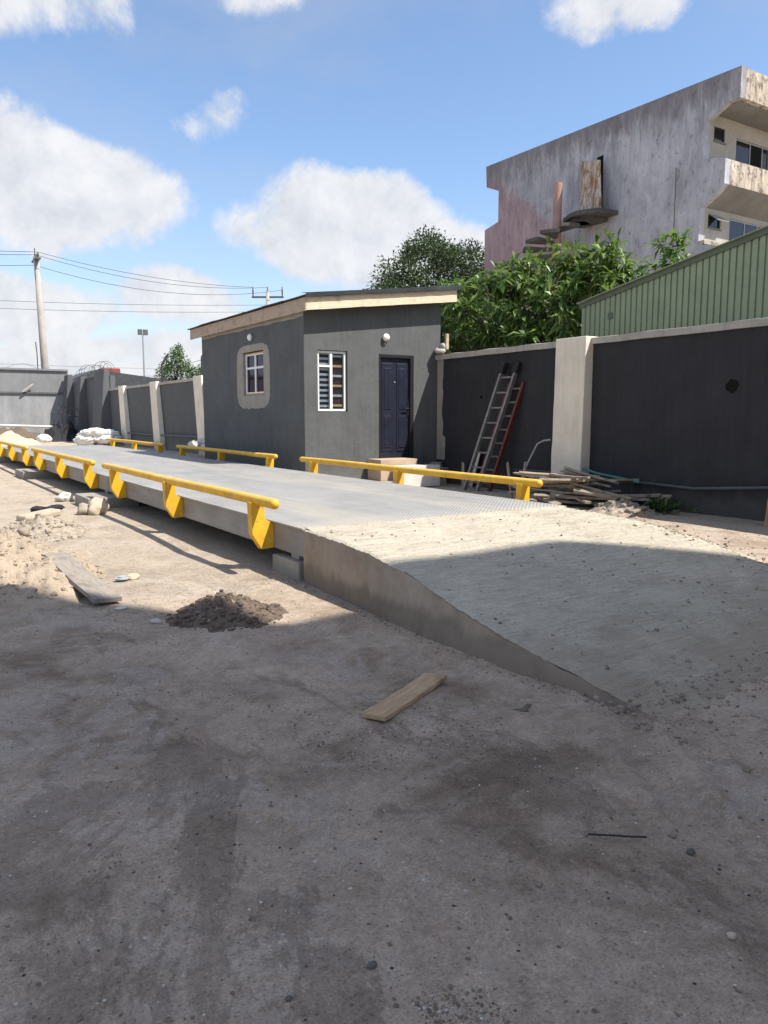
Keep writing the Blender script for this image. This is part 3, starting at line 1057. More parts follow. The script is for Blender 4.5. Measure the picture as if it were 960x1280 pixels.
mb.box(HX0 - 0.006, HX0 + 0.10, W2[0] - 0.002, W2[0] + 0.012, W2[2], W2[3])
mb.box(HX0 - 0.006, HX0 + 0.11, W2[1] - 0.012, W2[1] + 0.002, W2[2], W2[3])
mb.box(HX0 - 0.006, HX0 + 0.11, W2[0] + 0.012, W2[1] - 0.012, W2[2] - 0.002, W2[2] + 0.012)
mb.build('plaster_patch', 'bare_cement', house)
# side window: white frame with two lights and a transom, timber edging
win = MB()
fy0, fy1, fz0, fz1 = W2[0] + 0.03, W2[1] - 0.03, W2[2] + 0.02, W2[3] - 0.02
X = HX0 + 0.05
sw = thing('window', (X, (fy0 + fy1) / 2, fz0), None, None)
sw.parent = house
sw.location = Vector((X, (fy0 + fy1) / 2, fz0)) - wloc(house)
fm = MB()
w = 0.055
fm.box(X, X + 0.05, fy0, fy0 + w, fz0, fz1).box(X, X + 0.05, fy1 - w, fy1, fz0, fz1)
fm.box(X, X + 0.05, fy0 + w, fy1 - w, fz0, fz0 + w).box(X, X + 0.05, fy0 + w, fy1 - w, fz1 - w, fz1)
ym = (fy0 + fy1) / 2 + 0.0
zm = fz0 + (fz1 - fz0) * 0.64
fm.box(X - 0.004, X + 0.046, ym - 0.028, ym + 0.028, fz0 + w, fz1 - w)
fm.box(X + 0.002, X + 0.044, fy0 + w, ym - 0.028, zm - 0.022, zm + 0.022).box(X + 0.002, X + 0.044, ym + 0.028, fy1 - w, zm - 0.022, zm + 0.022)
fm.build('frame', 'white_upvc', sw)
te = MB()
te.box(X - 0.008, X - 0.001, fy0, fy1, fz1 - 0.03, fz1).box(X - 0.008, X - 0.001, fy0, fy1, fz0, fz0 + 0.03)
te.box(X - 0.008, X - 0.001, fy0, fy0 + 0.022, fz0 + 0.03, fz1 - 0.03)
te.build('timber_bead', 'timber_edge', sw)
for (a, b) in ((fy0 + w, ym - 0.028), (ym + 0.028, fy1 - w)):
    for (c, d) in ((fz0 + w, zm - 0.022), (zm + 0.022, fz1 - w)):
        MB().box(X + 0.02, X + 0.026, a, b, c, d).build('pane', 'purple_glass', sw)
cb = MB()
for k in range(30):
    y = fy0 + (fy1 - fy0) * k / 30
    cb.add([(X + 0.16 + 0.02 * sin(k * 1.7), y, fz0 - 0.1), (X + 0.16 + 0.02 * sin((k + 1) * 1.7), y + (fy1 - fy0) / 30, fz0 - 0.1),
            (X + 0.16 + 0.02 * sin((k + 1) * 1.7), y + (fy1 - fy0) / 30, fz1 + 0.1), (X + 0.16 + 0.02 * sin(k * 1.7), y, fz1 + 0.1)], [(0, 1, 2, 3)])
cb.build('curtain', 'curtain', sw)

# front window: white sliding frame with a striped blind behind
fx0, fx1, gz0, gz1 = W1[0] + 0.012, W1[1] - 0.012, W1[2] + 0.012, W1[3] - 0.012
Y = HY0 + 0.045
fw = thing('window', ((fx0 + fx1) / 2, Y, gz0), None, None)
fw.parent = house
fw.location = Vector(((fx0 + fx1) / 2, Y, gz0)) - wloc(house)
fm = MB()
w = 0.04
fm.box(fx0, fx0 + w, Y, Y + 0.06, gz0, gz1).box(fx1 - w, fx1, Y, Y + 0.06, gz0, gz1)
fm.box(fx0 + w, fx1 - w, Y, Y + 0.06, gz0, gz0 + w).box(fx0 + w, fx1 - w, Y, Y + 0.06, gz1 - w, gz1)
xm = fx0 + (fx1 - fx0) * 0.48
fm.box(xm - 0.026, xm + 0.026, Y - 0.004, Y + 0.056, gz0 + w, gz1 - w)
zt = gz0 + (gz1 - gz0) * 0.75
fm.box(fx0 + w, xm - 0.026, Y + 0.002, Y + 0.05, zt - 0.02, zt + 0.02)
fm.build('frame', 'white_upvc', fw)
MB().box(fx0 + w, xm - 0.026, Y + 0.02, Y + 0.025, gz0 + w, zt - 0.02).build('pane', 'clear_glass', fw)
MB().box(fx0 + w, xm - 0.026, Y + 0.02, Y + 0.025, zt + 0.02, gz1 - w).build('pane', 'clear_glass', fw)
MB().box(xm + 0.026, fx1 - w, Y + 0.032, Y + 0.037, gz0 + w, gz1 - w).build('pane', 'clear_glass', fw)
nb = 11
for k in range(nb):
    z0 = gz0 + 0.02 + (gz1 - gz0 - 0.04) * k / nb
    hgt = (gz1 - gz0 - 0.04) / nb
    MB().box(fx0 + 0.02, xm, Y + 0.064, Y + 0.068, z0, z0 + hgt * 0.55).build('blind_slat', 'blind_dark', fw)
    MB().box(fx0 + 0.02, xm, Y + 0.065, Y + 0.069, z0 + hgt * 0.55, z0 + hgt).build('blind_slat', 'blind_white', fw)
for k in range(6):
    z0 = gz0 + 0.11 + (gz1 - gz0 - 0.2) * k / 5
    MB().box(xm + 0.02, fx1 - w - 0.03, Y + 0.039, Y + 0.060, z0 - 0.022, z0 + 0.022).build('blind_slat', 'blind_white' if k % 2 else 'blind_tan', fw)
MB().box(xm, fx1 - 0.01, Y + 0.075, Y + 0.080, gz0, gz1).build('blind_cloth', 'curtain', fw)

# door
Yd = HY0 + 0.05
door = thing('door', ((DR[0] + DR[1]) / 2, Yd, DR[2]), None, None)
door.parent = house
door.location = Vector(((DR[0] + DR[1]) / 2, Yd, DR[2])) - wloc(house)
fm = MB()
fm.box(DR[0] + 0.002, DR[0] + 0.05, Yd - 0.055, Yd + 0.09, DR[2], DR[3] - 0.002).box(DR[1] - 0.085, DR[1] - 0.002, Yd - 0.055, Yd + 0.09, DR[2], DR[3] - 0.002)
fm.box(DR[0] + 0.05, DR[1] - 0.085, Yd - 0.055, Yd + 0.09, DR[3] - 0.07, DR[3] - 0.002)
fm.build('door_frame', 'black_steel', door, bevel=0.004)
a, b, c, d = DR[0] + 0.052, DR[1] - 0.088, DR[2] + 0.01, DR[3] - 0.073
leaf = MB().box(a, b, Yd, Yd + 0.05, c, d).build('door_leaf', 'navy_steel', door)
xm = (a + b) / 2
for (p0, p1) in ((a + 0.05, xm - 0.05), (xm + 0.05, b - 0.06)):
    mb = MB()
    mb.prism([(p0, c + 0.12), (p1, c + 0.12), (p1, d - 0.10), (p0, d - 0.10)], 'y', Yd - 0.004, Yd - 0.012)
    mb.build('door_panel', 'navy_steel', door, bevel=0.006)
    for (q0, q1) in ((c + 0.20, c + 0.85), (c + 0.98, d - 0.20)):
        MB().box(p0 + 0.05, p1 - 0.05, Yd - 0.022, Yd - 0.0125, q0, q1).build('door_panel', 'navy_steel', door, bevel=0.006)
MB().box(b - 0.055, b - 0.015, Yd - 0.02, Yd - 0.001, c + 0.86, c + 1.16).build('lock_plate', 'black_steel', door)
MB().tube([(b - 0.035, Yd - 0.02, c + 1.0), (b - 0.035, Yd - 0.07, c + 1.0), (b - 0.06, Yd - 0.075, c + 1.0), (b - 0.16, Yd - 0.07, c + 1.0)], 0.012, 8).build('handle', 'black_steel', door, smooth=True)
MB().tube([(xm, Yd - 0.001, d - 0.48), (xm, Yd - 0.012, d - 0.48)], 0.018, 10).build('peephole', 'galvanised', door)

# bulkhead lamps
for (P, nrm) in (((5.66, HY0, 2.985), (0, -1)), ((HX0, 10.02, 3.10), (-1, 0))):
    L = thing('wall_lamp', P, None, None)
    L.parent = house
    L.location = Vector(P) - wloc(house)
    n = Vector((nrm[0], nrm[1], 0))
    MB().tube([Vector(P) - n * 0.004, Vector(P) + n * 0.03], 0.062, 16).build('lamp_base', 'galvanised', L, smooth=False)
    MB().tube([Vector(P) + n * t for t in (0.031, 0.05, 0.075, 0.095, 0.105)], [0.075, 0.078, 0.066, 0.04, 0.006], 18).build('lamp_globe', 'opal_lamp', L, smooth=True)
mb = MB()
mb.box(5.645, 5.675, HY0 - 0.004, HY0 + 0.002, 2.84, 2.905)
mb.build('paint_drip', 'coping_cement', house)

# roof: corrugated sheets on a timber edge, overhanging
RZ = 0.0
rf = thing('roof', ((HX0 + HX1) / 2, (HY0 + HY1) / 2, 3.5), None, None)
rf.parent = house
rf.location = Vector(((HX0 + HX1) / 2, (HY0 + HY1) / 2, 3.5)) - wloc(house)
ox0, ox1, oy0, oy1 = HX0 - 0.10, HX1 + 0.22, HY0 - 0.27, HY1 + 0.75


def rz(x):
    return 3.42 + (x - HX0) * 0.122


# front fascia: pale new board, slightly wavy lower edge
mb = MB()
n = 40
vs = []
for k in range(n + 1):
    x = ox0 + 0.028 + (ox1 - ox0 - 0.028) * k / n
    wv = 0.012 * fbm(x * 1.1, 2, 3, 3)
    zb, zt = rz(x) - 0.045 + wv - 0.01 * (k / n), rz(x) + 0.185 + 0.4 * wv
    vs += [(x, oy0, zb), (x, oy0, zt), (x, oy0 + 0.026, zt), (x, oy0 + 0.026, zb)]
fs = []
for k in range(n):
    for q in range(4):
        fs.append((4 * k + q, 4 * k + (q + 1) % 4, 4 * k + 4 + (q + 1) % 4, 4 * k + 4 + q))
fs += [(0, 1, 2, 3), (4 * n, 4 * n + 3, 4 * n + 2, 4 * n + 1)]
f1 = mb.add(vs, fs).build('fascia_board', 'pale_timber', rf)
f1['label'] = 'pale new timber fascia along the front of the gatehouse roof'
mb = MB()
vs = []
for k in range(n + 1):
    y = oy0 - 0.002 + (oy1 - oy0) * k / n
    wv = 0.008 * fbm(y * 0.8, 4, 3, 3)
    zb, zt = rz(ox0) - 0.055 + wv, rz(ox0) + 0.190 + 0.5 * wv
    vs += [(ox0, y, zb), (ox0, y, zt), (ox0 + 0.026, y, zt), (ox0 + 0.026, y, zb)]
f2 = mb.add(vs, fs).build('fascia_board', 'weathered_timber', rf)
f2['label'] = 'weathered brown timber fascia along the side of the gatehouse roof'
# purlins / soffit timber
MB().prism([(HX0 + 0.0, rz(HX0) + 0.0), (ox1 - 0.03, rz(ox1) - 0.0), (ox1 - 0.03, rz(ox1) + 0.10), (HX0, rz(HX0) + 0.10)], 'y', HY0 - 0.06, HY0 - 0.01).build('rafter', 'weathered_timber', rf)
# corrugated sheets laid side by side, each its own lip
ny_ = 7
for k in range(ny_):
    ya = oy0 - 0.06 + (oy1 - oy0 + 0.10) * k / ny_
    yb = oy0 - 0.06 + (oy1 - oy0 + 0.10) * (k + 1) / ny_ + 0.02
    m_ = 12
    vs, fs = [], []
    xa, xb = ox0 - 0.055 - 0.015 * (k % 2), ox1 + 0.05
    for q in range(m_ * 4 + 1):
        y = ya + (yb - ya) * q / (m_ * 4)
        dz = 0.012 * cos(q * pi / 2) + 0.002 * (k % 2)
        for x in (xa, xb):
            vs.append((x, y, rz(x) + 0.215 + dz + 0.01 * fbm(y * 0.7, x, 1, 2)))
    for q in range(m_ * 4):
        fs.append((2 * q, 2 * q + 2, 2 * q + 3, 2 * q + 1))
    nb_ = len(vs)
    vs += [(x, y, z - 0.006) for x, y, z in vs]
    fs += [(a_ + nb_, d_ + nb_, c_ + nb_, b_ + nb_) for a_, b_, c_, d_ in fs]
    MB().add(vs, fs).build('roof_sheet', 'roof_metal', rf)
# folded flashing over the front edge
mb = MB()
n = 30
vs = []
for k in range(n + 1):
    x = ox0 - 0.02 + (ox1 - ox0 + 0.10) * k / n
    wv = 0.012 * fbm(x * 2.0, 9, 3, 3)
    vs += [(x, oy0 - 0.062, rz(x) + 0.186 + wv), (x, oy0 - 0.074, rz(x) + 0.265 + wv), (x, oy0 + 0.10, rz(x) + 0.285), (x, oy0 + 0.10, rz(x) + 0.279), (x, oy0 - 0.066, rz(x) + 0.257 + wv)]
fs = []
for k in range(n):
    for q in range(4):
        fs.append((5 * k + q, 5 * k + q + 1, 5 * k + 6 + q, 5 * k + 5 + q))
mb.add(vs, fs).build('flashing', 'roof_metal', rf)

# doorstep: a rough cement landing with boxes and blocks about it
mb = MB().box(5.15, 6.65, 6.75, 7.545, -0.05, 0.14)
tag(mb.build('door_step', 'bare_cement', bevel=0.02), 'low cement landing in front of the gatehouse door', 'step')
b1 = MB().box(5.22, 6.10, 7.02, 7.52, 0.141, 0.555).build('cardboard_box', 'cardboard', bevel=0.006)
tag(b1, 'tan cardboard box standing directly below the navy door', 'box')
b2 = MB().box(5.48, 6.38, 6.62, 6.99, 0.02, 0.44).build('tile_carton', 'white_board', bevel=0.006)
tag(b2, 'white carton in front of the tan box below the door', 'box')


def hollow_block(x, y, z, rz_, lab):
    o = MB()
    L, Wd, Hh, t = 0.45, 0.22, 0.22, 0.035
    # walls and webs of the block, cells open on top (stood on end: cells open to the side)
    for a_ in (0, L - t):
        o.box(a_, a_ + t, 0, Wd, 0, Hh)
    o.box(L / 2 - t / 2, L / 2 + t / 2, t, Wd - t, 0, Hh)
    o.box(t, L - t, 0, t, 0, Hh).box(t, L - t, Wd - t, Wd, 0, Hh)
    ob = o.build('hollow_block', 'sandcrete', origin=(0, 0, 0))
    ob.location = (x, y, z)
    ob.rotation_euler = rz_
    tag(ob, lab, 'block', 'hollow blocks by the house')
    return ob


hollow_block(6.78, 7.15, 0.0, (0, radians(-90), radians(-50)), 'grey hollow concrete block stood on end where house and wall meet')
hollow_block(6.30, 6.95, 0.14, (radians(90), 0, radians(20)), 'hollow concrete block lying by the doorstep behind the white carton')
ply = MB().obox((6.72, 6.32, 0.24), (0.55, 0.835, 0), (0, 0, 1), (0.835, -0.55, 0.2), 0.20, 0.25, 0.009).build('plywood_offcut', 'plywood')
tag(ply, 'small tan plywood offcut leaning left of the ladders', 'board')
wbd = MB().obox((6.83, 6.12, 0.36), (0.2, 0.98, 0), (0.1, -0.25, 1), (1, -0.2, -0.1), 0.11, 0.36, 0.008).build('white_offcut', 'white_board')
tag(wbd, 'narrow white board leaning just left of the grey ladder', 'board')


# ------------------------------------------------------------------ boundary wall on the right
WX = 6.97
def wall_run(name, y0, y1, h, mat, label, holes=(), cop=True):
    w_ = thing(name, (WX + 0.1, (y0 + y1) / 2, 0), label, 'wall')
    mb = MB()
    n = max(2, int((y1 - y0) / 0.25))
    holed_wall(mb, [y0, y1], [-0.1, h - 0.11], [], lambda u, v, w: (WX + w, u, v), 0.20)
    mb.build('wall_panel', mat, w_)
    if cop:
        mb = MB()
        vs, fs = [], []
        for k in range(n + 1):
            y = y0 + (y1 - y0) * k / n
            e = 0.012 * fbm(y * 1.6, h, 2, 4)
            g = 0.012 * fbm(y * 2.3, h + 4, 2, 4)
            vs += [(WX - 0.05 + g, y, h - 0.109 + e * 0.6), (WX - 0.055 + g, y, h - 0.01 + e), (WX + 0.10, y, h + 0.012 + e), (WX + 0.26, y, h - 0.01 + e), (WX + 0.25, y, h - 0.109)]
        for k in range(n):
            for q in range(5):
                fs.append((5 * k + q, 5 * k + (q + 1) % 5, 5 * k + 5 + (q + 1) % 5, 5 * k + 5 + q))
        fs += [(0, 1, 2, 3, 4), tuple(5 * n + q for q in (4, 3, 2, 1, 0))]
        mb.add(vs, fs).build('coping', 'coping_cement', w_)
    return w_


wA = wall_run('boundary_wall', -9.0, 3.235, 2.70, 'black_paint', 'black painted boundary wall with a broken hole, right of the cream pillar')
wB = wall_run('boundary_wall', 3.925, 7.54, 2.70, 'black_paint', 'black painted boundary wall section behind the ladders, beside the gatehouse')
wC = wall_run('boundary_wall', 13.2, 36.2, 2.86, 'charcoal_paint', 'long charcoal boundary wall with cream buttresses left of the gatehouse')


def blot(cy, cz, ry, rz_, seed, x):
    mb = MB()
    n = 26
    out = []
    for k in range(n):
        a_ = 2 * pi * k / n
        j = 1 + 0.35 * fbm(cos(a_) * 1.5 + seed, sin(a_) * 1.5, seed, 4)
        out.append((cy + cos(a_) * ry * j, cz + sin(a_) * rz_ * j))
    # flat black face painted for the shade inside the hole
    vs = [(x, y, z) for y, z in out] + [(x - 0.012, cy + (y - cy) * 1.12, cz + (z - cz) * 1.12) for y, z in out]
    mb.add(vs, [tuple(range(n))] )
    rim = MB().add([(x - 0.003, y, z) for y, z in out] + [(x + 0.001, cy + (y - cy) * 1.3, cz + (z - cz) * 1.3) for y, z in out],
                   [(k, (k + 1) % n, (k + 1) % n + n, k + n) for k in range(n)])
    return mb, rim


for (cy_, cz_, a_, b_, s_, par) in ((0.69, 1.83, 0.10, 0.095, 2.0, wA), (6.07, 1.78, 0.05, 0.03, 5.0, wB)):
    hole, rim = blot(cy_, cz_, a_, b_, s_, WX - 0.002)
    hole.build('hole', 'shade_black', par)
    rim.build('hole_rim', 'black_paint', par)

# unpainted strip where the wall meets the house, with the lumps of mortar on top
mb = MB()
n = 40
vs = []
for k in range(n + 1):
    z = 0.5 + 2.1 * k / n
    e = 7.33 + 0.05 * fbm(z * 2.2, 1, 1, 5) - (0.10 if z < 1.0 else 0)
    vs += [(WX - 0.006, e, z), (WX - 0.006, 7.53, z)]
mb.add(vs, [(2 * k, 2 * k + 1, 2 * k + 3, 2 * k + 2) for k in range(n)])
mb.build('bare_strip', 'bare_cement', wB)
mb = MB()
mb.rock((6.95, 7.43, 2.77), (0.14, 0.13, 0.08), 3, 0.4, 2).rock((7.0, 7.38, 2.86), (0.08, 0.07, 0.09), 8, 0.4, 2)
mb.build('mortar_lump', 'coping_cement', wB, smooth=True)
tag(MB().box(7.02, 7.09, 7.30, 7.36, 2.80, 3.12).build('brick_stub', 'stone_tan', bevel=0.01), 'small broken brick stub upright on the wall end by the gatehouse', 'brick')

# cream pillar
pl = thing('cream_pillar', (6.93, 3.58, 0), 'broad cream painted concrete pillar in the black boundary wall', 'pillar')
mb = MB()
vs, fs = [], []
n = 24
for k in range(n + 1):
    z = -0.1 + 2.815 * k / n
    e = 0.006 * fbm(z * 2, 3, 3, 4)
    lean = 0.05 * (1 - k / n)
    vs += [(6.80 - lean + e, 3.24 + e, z), (6.80 - lean - e, 3.92 + e, z), (7.22, 3.92, z), (7.22, 3.24, z)]
for k in range(n):
    for q in range(4):
        fs.append((4 * k + q, 4 * k + (q + 1) % 4, 4 * k + 4 + (q + 1) % 4, 4 * k + 4 + q))
fs += [(0, 1, 2, 3), (4 * n, 4 * n + 3, 4 * n + 2, 4 * n + 1)]
mb.add(vs, fs).build('shaft', 'cream_paint', pl, bevel=0.012)

# buttresses of the long wall, battered (wider at the foot)
for k, (y, lab) in enumerate(((22.15, 'cream sloping buttress on the long wall nearest the gatehouse corner'), (27.85, 'cream sloping buttress on the long wall, middle of the three'), (33.3, 'cream sloping buttress on the long wall, farthest from the gatehouse'))):
    mb = MB()
    bz = [(6.72, 6.96, -0.1, -0.62), (6.78, 6.96, 2.90, 0.0)]
    vs = [(x, y + dy + s, z) for (xa, xb, z, dy) in bz for (x, s) in ((xa, -0.45), (xb, -0.45), (xb, 0.45), (xa, 0.45))]
    mb.add(vs, [(0, 3, 2, 1), (4, 5, 6, 7), (0, 1, 5, 4), (1, 2, 6, 5), (2, 3, 7, 6), (3, 0, 4, 7)])
    tag(mb.build('buttress', 'cream_paint', bevel=0.015), lab, 'buttress', 'cream buttresses')
tag(MB().tube([(6.86, 13.3, 0.62), (6.80, 18, 0.60), (6.78, 22, 0.66), (6.8, 28, 0.62), (6.84, 36, 0.64)], 0.035, 8).build('wall_conduit', 'grey_pipe', smooth=True), 'thin grey conduit running low along the long charcoal wall', 'pipe')

# dark end wall with pilasters, then the grey cross wall
ew = thing('end_wall', (7.0, 41, 0), 'tall dark grey shaded wall with two pilasters at the end of the yard', 'wall')
MB().box(7.0, 7.25, 36.2, 47.0, -0.1, 3.55).build('wall_panel', 'dark_grey_wall', ew)
for y0, y1, h in ((36.25, 38.4, 3.85), (42.0, 43.0, 3.75), (45.8, 47.0, 4.0)):
    MB().prism([(6.35, -0.1), (6.99, -0.1), (6.99, h), (6.72, h)], 'y', y0, y1).build('pilaster', 'dark_grey_wall', ew)
MB().box(6.95, 7.3, 38.42, 41.98, 3.552, 3.64).build('coping', 'dark_grey_wall', ew)
bw = thing('cross_wall', (-4, 47.4, 0), 'grey cement cross wall in sun behind the utility pole', 'wall')
MB().box(-26, 6.98, 47.2, 47.5, -0.1, 4.28).build('wall_panel', 'grey_cement_wall', bw)
MB().box(-26, 6.98, 47.10, 47.195, 2.84, 2.95).build('ledge', 'dark_grey_wall', bw)
MB().box(-26, 6.98, 47.08, 47.62, 4.283, 4.40).build('coping', 'grey_cement_wall', bw)
tag(MB().tube([(-14, 46.8, 0.98), (-2, 46.6, 0.95), (3, 46.7, 0.88), (6.6, 46.5, 0.75)], 0.07, 8).build('drain_pipe', 'white_board', smooth=True), 'pale pipe along the foot of the grey cross wall', 'pipe')
tag(MB().tube([(-14, 46.4, 0.45), (-2, 46.2, 0.5), (1, 46.3, 0.55), (5, 46.2, 0.35)], 0.06, 8).build('old_pipe', 'steel_dark', smooth=True), 'dark pipe lying below the pale pipe at the cross wall', 'pipe')
tag(MB().obox((4.55, 46.95, 3.2), (0.8, 0, 0.6), (0, 1, 0), (-0.6, 0, 0.8), 0.40, 0.03, 0.05).build('slanted_batten', 'coping_cement'), 'short pale batten slanting on the cross wall face', 'batten')
# long low wall beyond with a dark shed roof peeping over
tag(MB().prism([(8.0, 3.9), (10.2, 4.85), (15.5, 4.25), (15.5, 3.6), (8.0, 3.6)], 'y', 54, 60).build('far_shed_roof', 'roof_metal'), 'dark low shed roof showing above the end wall', 'roof')
tag(MB().box(11.2, 12.6, 56.5, 58, 4.0, 5.15).build('water_tank', 'rusty_red', bevel=0.08), 'small reddish tank above the dark shed roof', 'tank')
tag(MB().box(15.5, 34, 58, 58.3, 0, 4.35).build('far_wall', 'dark_grey_wall'), 'far dark wall seen above the long charcoal wall', 'wall')

# razor wire coil and bent stanchions
pts = []
for k in range(260):
    t = k / 259
    a_ = t * 2 * pi * 11
    rr = 0.30 + 0.16 * fbm(t * 9, 0.5, 0.5, 3)
    pts.append((7.1 + rr * cos(a_) + 0.1 * fbm(t * 14, 2, 1, 3), 36.8 + 7.5 * t + 0.9 * fbm(t * 12, 7, 1, 3), 4.0 + rr * sin(a_) + 0.12 * fbm(t * 10, 4, 4, 3)))
tag(MB().tube(pts, 0.012, 4).build('razor_wire', 'steel_dark'), 'loops of razor wire on top of the dark end wall', 'razor wire')
pts = []
for k in range(240):
    t = k / 239
    a_ = t * 2 * pi * 10
    pts.append((-16 + 22 * t, 47.35 + 0.15 * cos(a_ * 1.3), 4.55 + 0.16 * sin(a_)))
tag(MB().tube(pts, 0.012, 4).build('razor_wire', 'steel_dark'), 'thin strand of wire along the grey cross wall top', 'razor wire')
for y, lab in ((27.3, 'bent black steel stanchion on the long wall, farther one'), (22.3, 'bent black steel stanchion on the long wall by the shrub')):
    mb = MB()
    mb.tube([(7.05, y, 2.80), (7.05, y, 3.55), (7.05, y - 0.05, 3.62), (7.05, y - 0.95, 3.98)], 0.045, 8)
    o = mb.build('stanchion', 'steel_dark', smooth=True)
    tag(o, lab, 'stanchion', 'stanchions on the long wall')
pts = []
for (y, z) in ((27.3, 3.5), (24.8, 3.42), (22.3, 3.5)):
    pts.append((7.05, y, z))
tag(MB().tube(pts, 0.010, 4).build('barbed_wire', 'steel_dark'), 'strand of barbed wire between the bent stanchions', 'wire')

# ------------------------------------------------------------------ poles and wires
pole = thing('utility_pole', (6.35, 51.5, 0), 'tall tapering concrete utility pole behind the grey cross wall', 'utility pole')
MB().tube([(6.42, 51.5, 0), (6.30, 51.5, 6), (6.15, 51.5, 12.0)], [0.27, 0.23, 0.17], 12).build('shaft', 'pole_concrete', pole, smooth=True)
MB().box(5.98, 6.30, 50.6, 52.4, 11.75, 11.87).build('cross_arm', 'steel_dark', pole)
for dy in (-0.75, 0.0, 0.75):
    MB().tube([(6.14, 51.5 + dy, 11.88), (6.14, 51.5 + dy, 12.05), (6.14, 51.5 + dy, 12.2)], [0.05, 0.08, 0.04], 8).build('insulator', 'stone_grey', pole, smooth=True)
MB().tube([(6.02, 51.2, 12.0), (6.02, 51.15, 12.5)], 0.03, 6).build('pin', 'steel_dark', pole)
MB().tube([(5.85, 51.3, 4.2), (5.85, 51.3, 5.6), (5.80, 51.3, 6.4)], 0.035, 8).build('cable_riser', 'steel_dark', pole)
p2 = thing('utility_pole', (22.9, 51.5, 0), 'utility pole with a three pin cross arm rising behind the gatehouse roof', 'utility pole')
MB().tube([(22.9, 51.5, 0), (22.9, 51.5, 11.2)], [0.25, 0.15], 12).build('shaft', 'pole_concrete', p2, smooth=True)
MB().obox((22.9, 51.5, 10.75), (0.84, -0.54, 0), (0.54, 0.84, 0), (0, 0, 1), 1.25, 0.06, 0.07).build('cross_arm', 'steel_dark', p2)
for k in (-1.15, 0.0, 1.15):
    c_ = Vector((22.9, 51.5, 0)) + Vector((0.84, -0.54, 0)) * k
    MB().tube([(c_.x, c_.y, 10.8), (c_.x, c_.y, 11.2), (c_.x, c_.y, 11.55)], [0.04, 0.07, 0.035], 8).build('insulator', 'stone_grey', p2, smooth=True)


def wire(a, b, sag, r=0.016):
    a, b = Vector(a), Vector(b)
    pts = [a + (b - a) * (k / 24) - Vector((0, 0, sag * 4 * (k / 24) * (1 - k / 24))) for k in range(25)]
    return MB().tube(pts, r, 5)


WL = [((6.14, 50.75, 12.2), (21.9, 52.1, 11.5), 0.45, 'uppermost power line from the utility pole to the cross arm behind the house'),
      ((6.14, 51.5, 12.15), (22.9, 51.5, 11.5), 0.75, 'middle power line from the utility pole to the cross arm behind the house'),
      ((6.14, 52.25, 11.6), (23.9, 50.9, 11.3), 1.0, 'lowest sagging power line from the utility pole to the cross arm behind the house'),
      ((6.14, 50.75, 12.2), (-30, 49, 12.2), 0.9, 'upper power line leaving the utility pole to the left'),
      ((6.14, 51.5, 12.15), (-30, 50.5, 11.6), 0.9, 'middle power line leaving the utility pole to the left'),
      ((6.14, 52.25, 11.6), (-30, 52, 10.6), 0.9, 'lower power line leaving the utility pole to the left'),
      ((-30, 66, 11.2), (40, 60, 12.8), 1.5, 'distant power line crossing behind the pole, upper one'),
      ((-30, 66, 10.6), (40, 60, 12.2), 1.5, 'distant power line crossing behind the pole, lower one'),
      ((-30, 90, 8.2), (60, 90, 8.2), 1.0, 'faint far cable low over the cross wall, upper one'),
      ((-30, 90, 7.3), (60, 90, 7.3), 1.0, 'faint far cable low over the cross wall, lower one')]
for (a_, b_, s_, lab) in WL:
    tag(wire(a_, b_, s_).build('power_line', 'wire_black'), lab, 'power line', 'power lines')
lp = thing('light_pole', (15.4, 60, 0), 'thin far light pole between the utility pole and the gatehouse', 'light pole')
MB().tube([(15.4, 60, 0), (15.4, 60, 8.2)], [0.10, 0.06], 8).build('shaft', 'galvanised', lp)
MB().box(15.0, 15.35, 59.9, 60.1, 8.15, 8.6).build('lamp_head', 'steel_dark', lp)
MB().box(15.45, 15.8, 59.9, 60.1, 8.15, 8.6).build('lamp_head', 'steel_dark', lp)

# ------------------------------------------------------------------ disused block behind
BX, BY0, BY1 = 24.15, 12.28, 26.62
blk = thing('disused_block', (30, 19.5, 0), 'soot streaked derelict concrete block with balconies and a stub of spiral stair', 'building')
side = [(12.28, 14.11), (12.28, 13.22), (12.30, 13.03), (12.78, 13.03), (13.66, 12.62), (13.66, 11.16), (13.2, 11.14), (12.75, 11.02), (12.75, 10.12), (13.07, 9.84),
        (13.72, 9.46), (13.76, 8.08), (13.2, 7.95), (12.85, 7.85), (12.85, 7.0), (13.72, 6.4), (13.72, -0.2), (26.6, -0.2), (26.65, 11.12), (25.6, 11.34), (25.6, 12.86), (26.55, 13.25), (26.62, 14.30)]
side2 = [(y, z) for y, z in side]
mb = MB()
D1, D2 = 18.02 + 0.64, 19.05
# wall stays whole; a flat black sheet paints the doorway's unlit depth
upper = mb
poly = side2
mb.prism(poly, 'x', BX, BX + 0.3)
mb.build('side_wall', 'weathered_render', blk)
MB().prism([(18.66, 10.0), (19.35, 10.0), (19.05, 12.72), (18.70, 12.74)], 'x', BX - 0.012, BX - 0.004).build('doorway', 'shade_black', blk)
